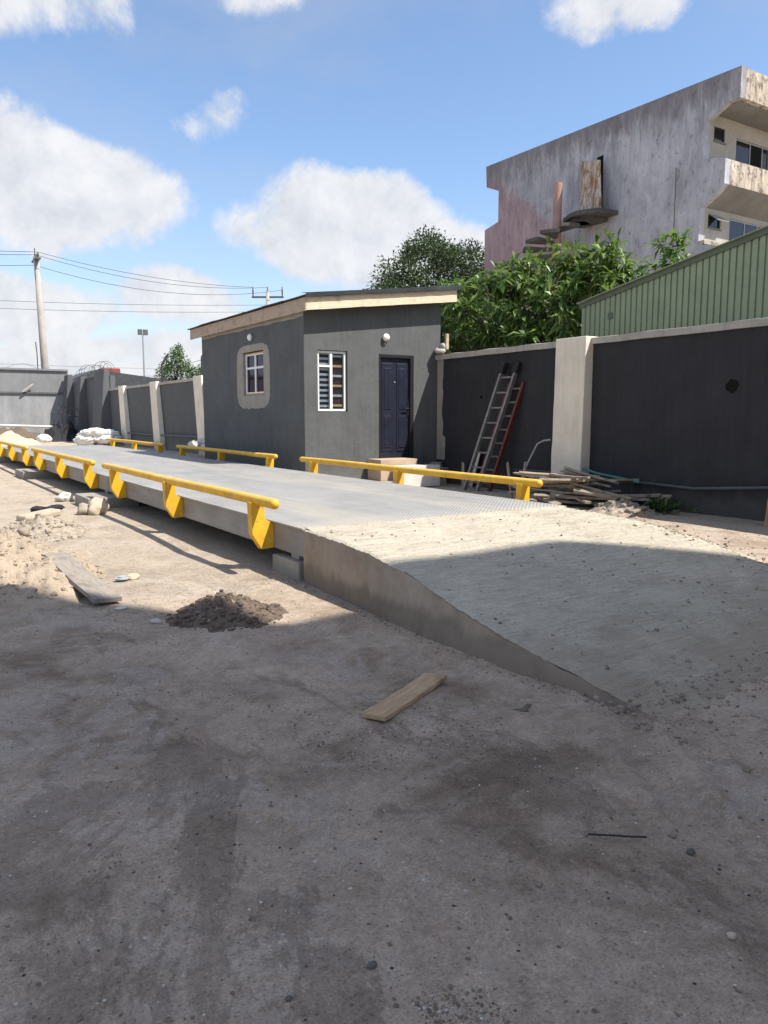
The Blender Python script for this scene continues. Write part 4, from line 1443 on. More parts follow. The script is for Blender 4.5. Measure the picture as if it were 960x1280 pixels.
# roof slab, floors and front balconies
MB().box(BX + 0.301, BX + 11, 12.28, 26.3, 13.95, 14.09).build('roof_slab', 'stained_cream_render', blk)
MB().box(BX + 0.301, BX + 11, 12.281, 12.5, 13.03, 13.945).build('roof_parapet', 'stained_cream_render', blk)
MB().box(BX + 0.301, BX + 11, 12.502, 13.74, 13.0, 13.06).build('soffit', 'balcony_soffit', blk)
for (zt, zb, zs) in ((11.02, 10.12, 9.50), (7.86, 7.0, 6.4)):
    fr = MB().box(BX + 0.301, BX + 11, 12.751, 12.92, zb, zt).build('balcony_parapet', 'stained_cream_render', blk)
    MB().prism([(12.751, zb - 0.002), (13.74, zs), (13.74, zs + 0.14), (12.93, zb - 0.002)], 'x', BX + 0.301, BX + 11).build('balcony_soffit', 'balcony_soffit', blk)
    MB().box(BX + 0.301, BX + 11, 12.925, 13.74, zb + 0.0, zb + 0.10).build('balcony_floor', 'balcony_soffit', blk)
for kz, (z0, z1) in enumerate(((10.2, 13.0), (7.1, 9.9))):
    o1 = (24.80, 25.50, 12.06, 12.58) if kz == 0 else (24.70, 25.50, 8.80, 9.30)
    o2 = (26.25, 28.6, 10.75, 12.40) if kz == 0 else (26.10, 28.55, 7.35, 9.30)
    mb = MB()
    holed_wall(mb, [BX + 0.301, BX + 11], [z0, z1], [o1, o2], lambda u, v, w: (u, 13.75 + w, v), 0.2)
    mb.build('recessed_wall', 'block_inner', blk)
    wn = MB()
    t = 0.05
    for (a_, b_, c_, d_) in (o1, o2):
        wn = MB()
        wn.box(a_, a_ + t, 13.80, 13.86, c_, d_).box(b_ - t, b_, 13.80, 13.86, c_, d_).box(a_ + t, b_ - t, 13.80, 13.86, c_, c_ + t).box(a_ + t, b_ - t, 13.80, 13.86, d_ - t, d_)
        wide = b_ - a_ > 1.5
        ms = []
        if wide:
            for q in (0.44, 0.80):
                x_ = a_ + (b_ - a_) * q
                ms.append(x_)
                wn.box(x_ - t / 2, x_ + t / 2, 13.802, 13.858, c_ + t, d_ - t)
        wf = wn.build('window', 'galvanised' if wide else 'black_steel', blk)
        edges = [a_ + t] + ms + [b_ - t]
        for q in range(len(edges) - 1):
            MB().box(edges[q] + (t / 2 if q else 0), edges[q + 1] - (t / 2 if q < len(edges) - 2 else 0), 13.825, 13.832, c_ + t, d_ - t).build('pane', 'old_glass' if (q != 1 or kz) else 'shade_black', wf)
        MB().box(a_ + t, b_ - t, 14.3, 14.32, c_, d_).build('dark_room', 'shade_black', wf)
    MB().box(24.78 if kz == 0 else 24.68, 25.54, 13.70, 13.745, o1[2] - 0.06, o1[2] - 0.005).build('window_sill', 'balcony_soffit', blk)
# hinged flap of the lower small window
MB().obox((25.12, 13.55, 9.14), (1, 0, 0), (0, -0.8, -0.6), (0, -0.6, 0.8), 0.36, 0.24, 0.012).build('window_flap', 'galvanised', blk)
# pale sill at the foot of the lower recess
MB().box(24.16, 26.0, 13.50, 13.74, 8.06, 8.20).build('recess_sill', 'stained_cream_render', blk)
# rear and far walls close the volume
MB().box(BX + 10.7, BX + 11, 13.96, 26.3, -0.2, 13.94).build('far_wall', 'weathered_render', blk)
MB().box(BX + 0.301, BX + 10.69, 25.3, 25.6, -0.2, 13.94).build('rear_wall', 'weathered_render', blk)
MB().box(BX + 0.301, BX + 11, 13.75, 13.95, -0.2, 7.09).build('lower_wall', 'block_inner', blk)
tag(MB().tube([(24.07, 14.85, 7.0), (24.07, 14.85, 9.9), (24.07, 14.86, 11.2)], 0.018, 6).build('rain_pipe', 'bark'), 'thin rusty vertical pipe on the derelict block wall', 'pipe')
# spiral stair: newel and fan of treads
stc = Vector((23.05, 20.3, 0))
st = thing('spiral_stair', (stc.x, stc.y, 7.0), 'broken concrete spiral stair with a pinkish column on the derelict block', 'stair')
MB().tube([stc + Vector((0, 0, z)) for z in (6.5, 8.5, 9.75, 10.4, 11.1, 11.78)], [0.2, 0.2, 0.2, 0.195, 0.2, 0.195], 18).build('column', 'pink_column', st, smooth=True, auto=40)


def tread(a0, a1, r0, r1, z, t, nm='tread'):
    mb = MB()
    n = 5
    pr = []
    for k in range(n + 1):
        a_ = a0 + (a1 - a0) * k / n
        pr.append((stc.x + r1 * cos(a_), stc.y + r1 * sin(a_)))
    for k in range(n, -1, -1):
        a_ = a0 + (a1 - a0) * k / n
        pr.append((stc.x + r0 * cos(a_), stc.y + r0 * sin(a_)))
    mb.prism(pr, 'z', z, z + t)
    return mb.build(nm, 'stair_concrete', st)


# landing bridging to the doorway, treads winding down behind the leaves
mb = MB()
mb.prism([(23.2, 20.1), (22.75, 19.3), (22.6, 18.7), (23.0, 17.9), (24.10, 17.75), (24.10, 19.6), (23.3, 20.1)], 'z', 10.02, 10.20)
mb.build('landing', 'stair_concrete', st)
mb = MB()
mb.prism([(23.25, 20.0), (22.95, 19.2), (23.3, 18.4), (24.08, 18.3), (24.08, 19.7)], 'z', 9.84, 10.015)
mb.build('landing_rib', 'stair_concrete', st)
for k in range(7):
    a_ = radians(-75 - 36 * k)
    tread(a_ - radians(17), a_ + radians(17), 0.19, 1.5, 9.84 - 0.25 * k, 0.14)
rs = MB()
nn = 14
vs, fs = [], []
for k in range(nn + 1):
    t = k / nn
    for q, (yy, zz) in enumerate(((19.62 - 1.10 * t, 12.62 - 0.20 * t), (19.36 - 1.22 * t, 10.36 - 0.16 * t))):
        bow = 0.05 * sin(t * pi * 3) + (0.25 if q == 1 else 0.0)
        vs.append((23.75 - bow, yy, zz))
for k in range(nn):
    fs.append((2 * k, 2 * k + 2, 2 * k + 3, 2 * k + 1))
nb_ = len(vs)
vs += [(x + 0.03, y, z) for x, y, z in vs]
fs += [tuple(i + nb_ for i in f[::-1]) for f in fs]
tag(rs.add(vs, fs).build('rusty_sheet', 'rusted_sheet'), 'rusty sheet metal door leaning across the opening above the spiral stair', 'metal sheet')

# ------------------------------------------------------------------ green corrugated shed
shed = thing('green_shed', (9.6, 1.0, 0), 'green ribbed sheet metal shed with a sloping eave behind the wall', 'shed')
SX = 9.0
SY0, SY1 = -6.0, 5.42


def shed_top(y):
    return 3.60 + (5.42 - y) * 0.1815


pitch = 0.125
y = SY1
while y > SY0:
    y0, y1 = y - pitch, y
    mb = MB()
    a_, b_, c_, d_ = y1 - 0.002, y1 - 0.045, y1 - 0.075, y1 - 0.0
    pr = [(SX, y1), (SX, y1 - 0.080), (SX + 0.028, y1 - 0.087), (SX + 0.028, y1 - 0.110), (SX, y1 - 0.117), (SX, y0)]
    top = [shed_top(p[1]) for p in pr]
    vs = [(p[0], p[1], 0.0) for p in pr] + [(p[0], p[1], t) for p, t in zip(pr, top)] + [(p[0] + 0.01, p[1], 0.0) for p in pr] + [(p[0] + 0.01, p[1], t) for p, t in zip(pr, top)]
    fs = [(k, k + 1, k + 7, k + 6) for k in range(5)] + [(k + 12, k + 18, k + 19, k + 13) for k in range(5)]
    mb.add(vs, fs).build('ribbed_sheet', 'green_sheet', shed)
    y -= pitch
mb = MB()
mb.prism([(SY1 + 0.05, shed_top(SY1) - 0.04), (SY1 + 0.05, shed_top(SY1) + 0.05), (SY0, shed_top(SY0) + 0.05), (SY0, shed_top(SY0) - 0.04)], 'x', SX - 0.03, SX - 0.010)
mb.build('verge_flashing', 'green_trim', shed)
mb = MB()
mb.prism([(SY1 + 0.08, shed_top(SY1) + 0.052), (SY1 + 0.08, shed_top(SY1) + 0.07), (SY0, shed_top(SY0) + 0.07), (SY0, shed_top(SY0) + 0.052)], 'x', SX - 0.08, SX + 5.0)
mb.build('roof', 'green_sheet', shed)
MB().box(SX + 0.045, SX + 5.0, SY1 - 0.02, SY1 + 0.0, 0, shed_top(SY1) - 0.0).build('end_wall', 'green_sheet', shed)
MB().box(SX - 0.014, SX - 0.002, 4.62, 4.74, 3.28, 3.40).build('patch_plate', 'green_trim', shed)

# ------------------------------------------------------------------ trees
def leaf_cloud(bases, dirs, ups, L, Wd, droop):
    """numpy leaf blades: 5 vertices, 4 triangles, folded along the midrib and bent down"""
    n = len(bases)
    d = dirs / np.linalg.norm(dirs, axis=1, keepdims=True)
    s = np.cross(d, ups)
    s /= np.linalg.norm(s, axis=1, keepdims=True) + 1e-9
    nn = np.cross(s, d)
    L = L[:, None]; Wd = Wd[:, None]; dr = droop[:, None]
    down = np.array([[0, 0, -1.0]])
    mid = bases + d * L * 0.45 + down * dr * L * 0.15
    tip = bases + d * L * 0.92 + down * dr * L * 0.62
    ml = mid + s * Wd * 0.5 + nn * Wd * 0.16
    mr = mid - s * Wd * 0.5 + nn * Wd * 0.16
    V = np.stack([bases, ml, mid, mr, tip], 1).reshape(-1, 3)
    o = (np.arange(n) * 5)[:, None]
    F = np.concatenate([o + np.array([[0, 2, 1]]), o + np.array([[0, 3, 2]]), o + np.array([[1, 2, 4]]), o + np.array([[2, 3, 4]])], 1).reshape(-1, 3)
    return V, F


def leaf_object(name, V, F, mat, parent):
    me = bpy.data.meshes.new(name)
    org = np.array(wloc(parent))
    V = V - org
    me.vertices.add(len(V))
    me.vertices.foreach_set('co', V.astype(np.float32).ravel())
    me.loops.add(len(F) * 3)
    me.loops.foreach_set('vertex_index', F.astype(np.int32).ravel())
    me.polygons.add(len(F))
    me.polygons.foreach_set('loop_start', np.arange(len(F), dtype=np.int32) * 3)
    me.polygons.foreach_set('loop_total', np.full(len(F), 3, dtype=np.int32))
    me.materials.append(MATS[mat])
    me.update(calc_edges=True)
    me.validate()
    o = bpy.data.objects.new(name, me)
    col.objects.link(o)
    o.parent = parent
    o['kind'] = 'stuff'
    return o


def shell_points(lobes, n, r, fill=0.35):
    """points scattered towards the outside of a union of ellipsoids (cx,cy,cz,rx,ry,rz)"""
    out, nor = [], []
    wts = np.array([l[3] * l[4] + l[4] * l[5] + l[3] * l[5] for l in lobes])
    wts = wts / wts.sum()
    while len(out) < n:
        l = lobes[r.choice(len(lobes), p=wts)]
        u = r.normal(size=3)
        u /= np.linalg.norm(u)
        q = 1 - fill * r.random() ** 1.6
        q *= 1 + 0.16 * mnoise.fractal(Vector(u * 2.2 + np.array(l[:3])), 0.9, 2.1, 3)
        p = np.array(l[:3]) + u * np.array(l[3:]) * q
        inside = False
        for m_ in lobes:
            if m_ is l:
                continue
            if (((p - np.array(m_[:3])) / (np.array(m_[3:]) * 0.72)) ** 2).sum() < 1:
                inside = True
                break
        if inside:
            continue
        out.append(p)
        nor.append(u)
    return np.array(out), np.array(nor)


def make_tree(name, base, lobes, label, leaf, n_clump, per, L, Wd, seed, trunk_r, clump_r, rosette=False, droop=(0.1, 0.6), limbs=True, fill=0.4):
    r = np.random.default_rng(seed)
    t = thing(name, base, label, 'tree')
    P, Nn = shell_points(lobes, n_clump, r, fill)
    n = n_clump * per
    cen = np.repeat(P, per, 0)
    nor = np.repeat(Nn, per, 0)
    rd = r.normal(size=(n, 3))
    rd /= np.linalg.norm(rd, axis=1, keepdims=True)
    if rosette:
        up = nor * 0.55 + np.array([[0, 0, 0.75]])
        d = rd + up * 0.35
        bases = cen + rd * clump_r * 0.25 + nor * (r.random((n, 1)) - 0.7) * clump_r
    else:
        d = rd + nor * 0.5
        up = r.normal(size=(n, 3)) * 0.6 + np.array([[0, 0, 1.0]])
        bases = cen + rd * clump_r * (r.random((n, 1)) ** 0.6)
    V, F = leaf_cloud(bases, d, np.broadcast_to(up, (n, 3)) + 1e-3, L * r.uniform(0.42, 1.22, n), Wd * r.uniform(0.6, 1.2, n), r.uniform(*droop, n))
    leaf_object('crown', V, F, leaf, t)
    mb = MB()
    b = Vector(base)
    top = Vector(np.mean([l[:3] for l in lobes], 0))
    k1 = b.lerp(top, 0.45) + Vector((0.15, 0.1, 0))
    mb.tube([b - Vector((0, 0, 0.1)), b.lerp(k1, 0.5) + Vector((0.05, -0.06, 0)), k1, top], [trunk_r * 1.25, trunk_r, trunk_r * 0.8, trunk_r * 0.25], 10)
    mb.build('trunk', 'bark', t, smooth=True)
    if limbs:
        mb = MB()
        for q in range(0, len(P), max(1, len(P) // 46)):
            e = Vector(P[q])
            s = b.lerp(top, 0.35 + 0.5 * r.random())
            m_ = s.lerp(e, 0.5) + Vector((r.normal() * 0.15, r.normal() * 0.15, 0.1))
            mb.tube([s, m_, e], [trunk_r * 0.35, trunk_r * 0.2, trunk_r * 0.05], 6)
        mb.build('branches', 'bark', t, smooth=True)
    return t


# leafy tree behind the wall, big drooping leaves in rosettes
mango = [(11.3, 11.4, 4.0, 1.6, 1.6, 1.35), (11.6, 9.9, 4.4, 1.5, 1.3, 1.25), (11.2, 12.7, 3.8, 1.4, 0.9, 1.1), (11.8, 8.95, 4.9, 0.7, 0.7, 0.85), (11.8, 8.12, 5.1, 0.45, 0.45, 0.85),
         (11.6, 8.3, 4.1, 1.1, 0.9, 1.1), (11.8, 7.2, 4.75, 0.5, 0.45, 0.9), (11.8, 6.6, 4.2, 0.7, 0.7, 0.75), (11.9, 5.62, 4.75, 0.32, 0.34, 0.75), (11.9, 5.95, 4.3, 0.5, 0.45, 0.55), (11.4, 10.6, 2.9, 1.4, 2.4, 1.0),
         (11.7, 10.35, 5.15, 0.6, 0.5, 0.45), (11.5, 12.35, 4.55, 0.55, 0.5, 0.4), (11.5, 11.3, 4.95, 0.6, 0.5, 0.4), (11.0, 8.6, 3.2, 0.9, 0.9, 0.8)]
make_tree('leafy_tree', (11.6, 10.0, 0), mango, 'lush tree with large drooping leaves between the gatehouse and the green shed', 'mango_leaf', 780, 14, 0.42, 0.115, 11, 0.14, 0.20, True, (0.3, 1.1))
far = [(23.2, 30.6, 8.6, 2.9, 2.4, 2.5), (21.3, 30.2, 7.2, 2.4, 2.2, 1.6), (25.6, 30.8, 7.8, 2.2, 2.2, 2.1), (23.0, 30.2, 10.4, 1.1, 1.0, 1.0), (26.4, 31, 9.4, 1.0, 1.0, 0.9), (24.0, 30, 5.6, 4.2, 2.4, 2.2), (19.9, 30.4, 6.5, 1.6, 1.4, 1.2), (21.4, 30.2, 8.6, 0.9, 0.9, 0.8), (27.3, 30.6, 6.8, 1.8, 1.6, 2.0), (25.3, 30.6, 9.7, 1.5, 1.4, 1.4), (26.6, 31, 10.2, 1.3, 1.2, 1.2), (27.9, 31, 9.3, 1.3, 1.2, 1.4), (22.2, 30.2, 9.4, 1.2, 1.1, 1.1), (23.9, 30.6, 10.7, 0.9, 0.9, 0.9)]
make_tree('broad_tree', (23.6, 30.6, 0), far, 'dark dense tree behind the gatehouse roof beside the derelict block', 'far_leaf', 1500, 26, 0.26, 0.11, 12, 0.3, 0.55, False, (0.0, 0.5), True, 0.5)
sm = [(18.5, 61, 6.0, 1.1, 1.0, 1.2), (19.2, 61, 5.0, 1.3, 1.0, 1.0), (17.8, 61, 5.0, 1.0, 1.0, 1.0), (18.6, 61, 7.0, 0.5, 0.5, 0.5), (18.4, 61, 4.2, 1.4, 1.0, 1.0)]
make_tree('young_tree', (18.4, 61, 0), sm, 'small bright green far tree left of the gatehouse', 'young_leaf', 260, 20, 0.22, 0.11, 13, 0.12, 0.3, False, (0, 0.5), True, 0.6)
sm2 = [(21.6, 61.5, 5.2, 1.3, 1.0, 0.8), (20.6, 61.5, 4.7, 0.9, 0.9, 0.8), (22.6, 61.5, 4.8, 1.2, 1.0, 1.0)]
make_tree('low_tree', (21.4, 61.5, 0), sm2, 'low grey green treetop peeping over the wall against the gatehouse edge', 'far_leaf', 200, 18, 0.22, 0.11, 14, 0.12, 0.3, False, (0, 0.5), True, 0.6)

# ------------------------------------------------------------------ ladders
def ladder(name, foot, top, wdir, width, n, mats, label, rail=(0.022, 0.045), caps=True):
    foot, top, wd = Vector(foot), Vector(top), Vector(wdir).normalized()
    t = thing(name, foot, label, 'ladder', 'ladders against the wall')
    ax = (top - foot)
    L = ax.length
    axn = ax.normalized()
    nn = axn.cross(wd).normalized()
    for s in (-1, 1):
        c = foot + ax * 0.5 + wd * s * width / 2
        MB().obox(c, wd, nn, axn, rail[0], rail[1], L / 2).build('side_rail', mats[0], t)
        if caps:
            MB().obox(top + wd * s * width / 2 + axn * 0.06, wd, nn, axn, 0.055, 0.07, 0.10).build('rail_cap', 'black_rubber', t, bevel=0.012)
    for k in range(n):
        p = foot + ax * ((k + 0.6) / n)
        MB().tube([p - wd * (width / 2 - rail[0]), p + wd * (width / 2 - rail[0])], 0.017, 8).build('rung', mats[1], t)
    return t


ladder('grey_ladder', (6.36, 5.62, 0.0), (6.86, 5.16, 2.24), (0.25, -1.0, 0), 0.31, 8, ('aluminium', 'aluminium'), 'grey aluminium ladder with black end caps leaning on the black wall')
ladder('red_ladder', (6.56, 5.50, 0.0), (6.92, 5.00, 2.02), (0.25, -1.0, 0), 0.30, 8, ('red_fibreglass', 'aluminium'), 'red sided ladder leaning behind the grey ladder', caps=False)

# pipes along the right wall
tag(MB().tube([(6.80, 3.20, 0.55), (6.86, 3.0, 0.48), (6.88, 2.55, 0.43), (6.88, 2.12, 0.385)], 0.024, 8).build('garden_hose', 'green_hose', smooth=True), 'green pipe end coming out beside the cream pillar', 'pipe')
tag(MB().tube([(6.88, 2.12, 0.385), (6.88, 1.16, 0.365), (6.88, 0.02, 0.465), (6.88, -2.5, 0.50)], 0.024, 8).build('water_pipe', 'grey_pipe', smooth=True), 'dark grey pipe sagging along the foot of the black wall', 'pipe')
tag(MB().tube([(6.74, 3.93, 1.005), (6.72, 4.08, 0.985), (6.70, 4.20, 0.93), (6.62, 4.34, 0.60), (6.5, 4.52, 0.05)], 0.017, 8).build('bent_conduit', 'galvanised', smooth=True), 'bent thin metal conduit leaning beside the cream pillar', 'pipe')
tag(MB().tube([(6.90, 5.0, 0.42), (6.90, 3.95, 0.44)], 0.02, 8).build('short_pipe', 'grey_pipe', smooth=True), 'short dark pipe low on the wall left of the cream pillar', 'pipe')

# ------------------------------------------------------------------ loose boards
def board(name, c, axis, up, L, Wd, T, mat, label, cat='board', group=None, warp=0.0):
    c, ax, up = Vector(c), Vector(axis).normalized(), Vector(up)
    wv = up.cross(ax).normalized()
    up = ax.cross(wv).normalized()
    n = 8
    vs, fs = [], []
    for k in range(n + 1):
        t = k / n * 2 - 1
        e = random.uniform(-0.004, 0.004)
        ex = random.uniform(-0.01, 0.01) if k in (0, n) else 0
        for (a_, b_) in ((-1, -1), (1, -1), (1, 1), (-1, 1)):
            vs.append(Vector((t * L / 2 + ex * a_, a_ * (Wd / 2 + e), b_ * T / 2 + warp * (t * t - 0.5))))
    for k in range(n):
        for q in range(4):
            fs.append((4 * k + q, 4 * k + (q + 1) % 4, 4 * k + 4 + (q + 1) % 4, 4 * k + 4 + q))
    fs += [(3, 2, 1, 0), (4 * n, 4 * n + 1, 4 * n + 2, 4 * n + 3)]
    o = MB().add(vs, fs).build(name, mat, origin=(0, 0, 0), bevel=0.003)
    o.matrix_world = Matrix.Translation(c) @ Matrix((ax, wv, up)).transposed().to_4x4()
    tag(o, label, cat, group)
    return o


# short brown plank on the bare ground
board('short_plank', (-0.815, -2.735, 0.022), (0.56, 0.29, 0.0), (0, 0, 1), 0.66, 0.125, 0.024, 'brown_plank', 'short brown plank lying alone on the bare ground left of the ramp', warp=0.006)
# grey plank sliding off the sand
board('grey_plank', (-1.68, 0.70, 0.12), (0.13, -1.2, -0.15), (0.10, -0.1, 1), 1.32, 0.21, 0.035, 'old_plank', 'long grey weathered plank lying down the side of the sand heap', warp=0.01)
board('leaning_board', (6.68, -0.14, 0.30), (0.30, 0.10, 0.75), (-0.6, -0.8, 0), 0.95, 0.09, 0.03, 'brown_plank', 'brown board leaning on the black wall at the right edge')
# scrap pile at the pillar foot
rp = random.Random(21)
for k in range(38):
    lay = k // 6
    if k < 34:
        a_ = rp.gauss(0.0, 0.30) if k % 4 else rp.gauss(0.9, 0.5)
        L = rp.uniform(0.7, 1.7)
        cy_ = 3.05 + rp.gauss(0, 0.26) - (0.25 if k % 3 == 0 else 0)
        cx_ = 6.22 + rp.gauss(0, 0.16)
        z_ = 0.05 + 0.085 * lay + rp.uniform(0, 0.03)
        ax = (sin(a_) * 0.8, -cos(a_), rp.gauss(0, 0.10))
        lab = 'weathered timber offcut in the scrap pile at the foot of the cream pillar'
    else:
        a_, L, cx_, cy_, z_ = 0.3 * (k - 35), rp.uniform(0.9, 1.3), 6.35 + 0.05 * k % 0.2, 2.3 - 0.12 * (k - 34), 0.10 + 0.04 * (k - 34)
        ax = (sin(a_), -cos(a_), 0.05)
        lab = 'weathered timber offcut sticking out to the right of the scrap pile'
    board('timber_offcut', (cx_, cy_, z_), ax, (rp.gauss(0, 0.25), rp.gauss(0, 0.25), 1), L, rp.uniform(0.07, 0.15), rp.uniform(0.02, 0.04), 'scrap_timber', lab, 'timber', 'timber offcuts in the scrap pile', warp=rp.uniform(0, 0.02))
for k, (y_, lab) in enumerate(((4.35, 'thin stick propped against the scrap pile nearest the ladders'), (4.0, 'thin stick propped against the scrap pile near the cream pillar'))):
    board('stick', (6.2, y_, 0.28), (0.2, 0.35 - 0.2 * k, 0.6), (1, 0, 0), 0.75, 0.04, 0.03, 'scrap_timber', lab, 'stick')

# rubble and rags at the wall foot, and a clump of weeds
hp = heap('debris_heap', 6.10, 1.75, 0.42, 0.55, 0.20, 'grey_rubble', 'grey heap of rags and rubble right of the scrap timber', 'rubble heap', 0.5, 50, 4.0, 4.0)
sf = surf_sampler(hp)
scatter_lumps('rubble', 'grey_rubble', hp, 6.10, 1.75, 0.36, 0.45, sf, 70, 0.02, 0.07, 5)
wd = thing('weed_clump', (6.62, 1.62, 0), 'low green weed clump at the wall foot beside the rubble', 'weed')
r_ = np.random.default_rng(5)
n = 260
cb_ = np.stack([6.62 + r_.normal(0, 0.10, n), 1.60 + r_.normal(0, 0.20, n), np.abs(r_.normal(0.05, 0.06, n))], 1)
dd = r_.normal(size=(n, 3)); dd[:, 2] = np.abs(dd[:, 2]) + 0.3
V, F = leaf_cloud(cb_, dd, np.tile(np.array([[0, 0, 1.0]]), (n, 1)) + r_.normal(size=(n, 3)) * 0.3, r_.uniform(0.12, 0.26, n), r_.uniform(0.03, 0.06, n), r_.uniform(0.2, 0.9, n))
leaf_object('leaves', V, F, 'weed_leaf', wd)
board('scrap_lath', (5.95, 1.35, 0.10), (0.9, 0.25, 0.05), (0, 0, 1), 0.5, 0.06, 0.03, 'scrap_timber', 'short pale lath lying across the rubble heap', 'timber')

# ------------------------------------------------------------------ heaps and stones in the yard
sh = heap('sand_heap', -2.22, 1.75, 0.88, 1.65, 0.40, 'near_sand', 'heap of sandy earth at the left edge under the grey plank', 'sand heap', 0.35, 110, 1.0, 4.0)
sf = surf_sampler(sh)
scatter_lumps('clods', 'near_sand', sh, -2.15, 1.85, 0.85, 1.55, sf, 900, 0.006, 0.03, 31)
gh = heap('rubble_heap', -1.36, 4.45, 0.46, 0.95, 0.17, 'grey_rubble', 'small grey rubble heap in the sun behind the sand', 'rubble heap', 0.4, 70, 2.0, 4.0)
sf = surf_sampler(gh)
scatter_lumps('rubble', 'grey_rubble', gh, -1.36, 4.45, 0.48, 1.0, sf, 420, 0.008, 0.04, 41)
dh = heap('soil_heap', -0.97, -0.62, 0.38, 0.44, 0.165, 'dark_soil', 'dark pointed heap of dug soil on the shadow edge', 'soil heap', 0.28, 90, 3.0, 4.5, peak=1.05)
sf = surf_sampler(dh)
scatter_lumps('clods', 'dark_soil', dh, -0.97, -0.66, 0.40, 0.42, sf, 520, 0.006, 0.026, 51)
scatter_lumps('chips', 'stone_mix', dh, -1.02, -0.85, 0.24, 0.20, sf, 22, 0.008, 0.022, 61)


def stone(name, x, y, r, mat, lab, cat='stone', seed=1, group=None, sub=3, rough=0.3, z=None):
    zz = (ground_h(x, y) if z is None else z) + r[2] * 0.55
    o = MB().rock((x, y, zz), r, seed, rough, sub).build(name, mat, smooth=True)
    return tag(o, lab, cat, group)


stone('stone', -1.95, -4.24, (0.014, 0.010, 0.009), 'stone_grey', 'smooth dark grey pebble alone near the bottom of the picture', seed=2, rough=0.12)
stone('stone', -2.18, -4.23, (0.009, 0.007, 0.006), 'stone_grey', 'small dark pebble on the grey cement spill at the bottom', seed=3, rough=0.15)
stone('stone', -2.17, -4.29, (0.006, 0.005, 0.004), 'stone_mix', 'tiny pebble just below the small dark pebble at the bottom', seed=4, rough=0.15)
stone('stone', -0.79, -4.34, (0.017, 0.012, 0.010), 'stone_grey', 'angular dark stone right of the rusty rod', seed=5)
stone('stone', -0.76, -4.25, (0.014, 0.011, 0.009), 'stone_mix', 'brownish stone just above the angular dark stone', seed=6)
stone('stone', -0.59, -4.36, (0.012, 0.010, 0.008), 'stone_mix', 'small stone near the right edge level with the rod', seed=7)
stone('stone', -1.33, -4.20, (0.013, 0.010, 0.005), 'stone_mix', 'flat stone chip below the left end of the rusty rod', seed=8)
stone('stone', -1.06, -4.66, (0.014, 0.012, 0.009), 'stone_tan', 'pale stone in the wheel ruts at lower right', seed=9)
stone('stone', -0.13, -4.12, (0.020, 0.014, 0.012), 'stone_mix', 'grey stone on bare ground near the ramp foot at the right edge', seed=10)
stone('rock', -0.42, 5.78, (0.14, 0.13, 0.13), 'stone_tan', 'large pale broken rock beside the weighbridge pad', 'rock', seed=11, rough=0.45, z=0.02)
stone('rock', -0.60, 5.86, (0.11, 0.10, 0.10), 'grey_rubble', 'greyer rock touching the large pale rock', 'rock', seed=12, rough=0.45, z=0.0)
stone('stone', -1.19, 0.95, (0.06, 0.045, 0.035), 'stone_tan', 'pale lump of mortar by the flattened plastic cup', seed=13)
stone('stone', -1.86, 2.35, (0.055, 0.05, 0.05), 'stone_mix', 'brown stone half buried in the sand heap', seed=14, z=0.26)
stone('stone', -1.62, 3.05, (0.08, 0.05, 0.04), 'stone_mix', 'grey brown lump between the sand heap and the rubble heap', seed=15)
stone('stone', -1.55, -0.10, (0.05, 0.03, 0.012), 'stone_pale', 'flat pale chip by the lower end of the grey plank', seed=16)
stone('stone', -1.44, -0.59, (0.035, 0.025, 0.02), 'stone_pale', 'white lump in the shade left of the soil heap', seed=17)
stone('stone', -0.06, -3.43, (0.035, 0.026, 0.022), 'stone_mix', 'broken concrete chunk at the tip of the ramp', seed=18)
tag(MB().tube([(-1.01, -4.10, 0.006), (-0.95, -4.15, 0.008), (-0.90, -4.19, 0.007), (-0.86, -4.22, 0.008)], 0.0035, 6).build('rusty_rod', 'black_steel', smooth=True), 'thin dark rod lying on the ground at lower right', 'rod')
mb = MB()
mb.obox((-0.47, -3.17, 0.012), (0.8, -0.5, 0.1), (0.5, 0.8, 0.2), (0, -0.2, 1), 0.045, 0.014, 0.006).obox((-0.42, -3.165, 0.016), (0.9, 0.3, 0.2), (-0.3, 0.9, 0), (-0.2, 0, 1), 0.035, 0.010, 0.004)
tag(mb.build('dry_leaf', 'bark'), 'curled dark dry leaf on the ground right of the short plank', 'leaf')
mb = MB()
n = 20
ring = [( -1.29 + 0.06 * cos(2 * pi * k / n), 0.93 + 0.06 * sin(2 * pi * k / n)) for k in range(n)]
mb.prism(ring, 'z', 0.012, 0.022)
mb.prism([(-1.29 + 0.035 * cos(2 * pi * k / n), 0.93 + 0.035 * sin(2 * pi * k / n)) for k in range(n)], 'z', 0.0222, 0.035)
tag(mb.build('flattened_cup', 'clear_plastic'), 'flattened clear plastic lid lying in the sun right of the sand heap', 'plastic lid')
mb = MB().rock((-0.92, 6.42, 0.05), (0.14, 0.09, 0.05), 20, 0.4, 3).rock((-1.12, 6.45, 0.05), (0.12, 0.08, 0.045), 21, 0.4, 3)
tag(mb.build('black_rag', 'black_cloth', smooth=True), 'black rag lying in the sun behind the rubble heap', 'rag')
mb = MB().obox((-1.25, 5.55, 0.06), (0.9, 0.3, 0.1), (-0.3, 0.9, 0), (0, -0.1, 1), 0.26, 0.14, 0.05)
tag(mb.build('cement_bag_scrap', 'stone_tan', bevel=0.03), 'pale torn block of cement bag behind the rubble heap', 'scrap')
for k, (x, y, lab) in enumerate(((-0.50, 7.9, 'crumpled grey litter near the far weighbridge pad'), (-2.6, 8.6, 'sunlit branch scrap at the far left of the yard'))):
    mb = MB().rock((x, y, 0.06), (0.14, 0.10, 0.08), 30 + k, 0.6, 2)
    tag(mb.build('litter', 'stone_pale'), lab, 'litter')

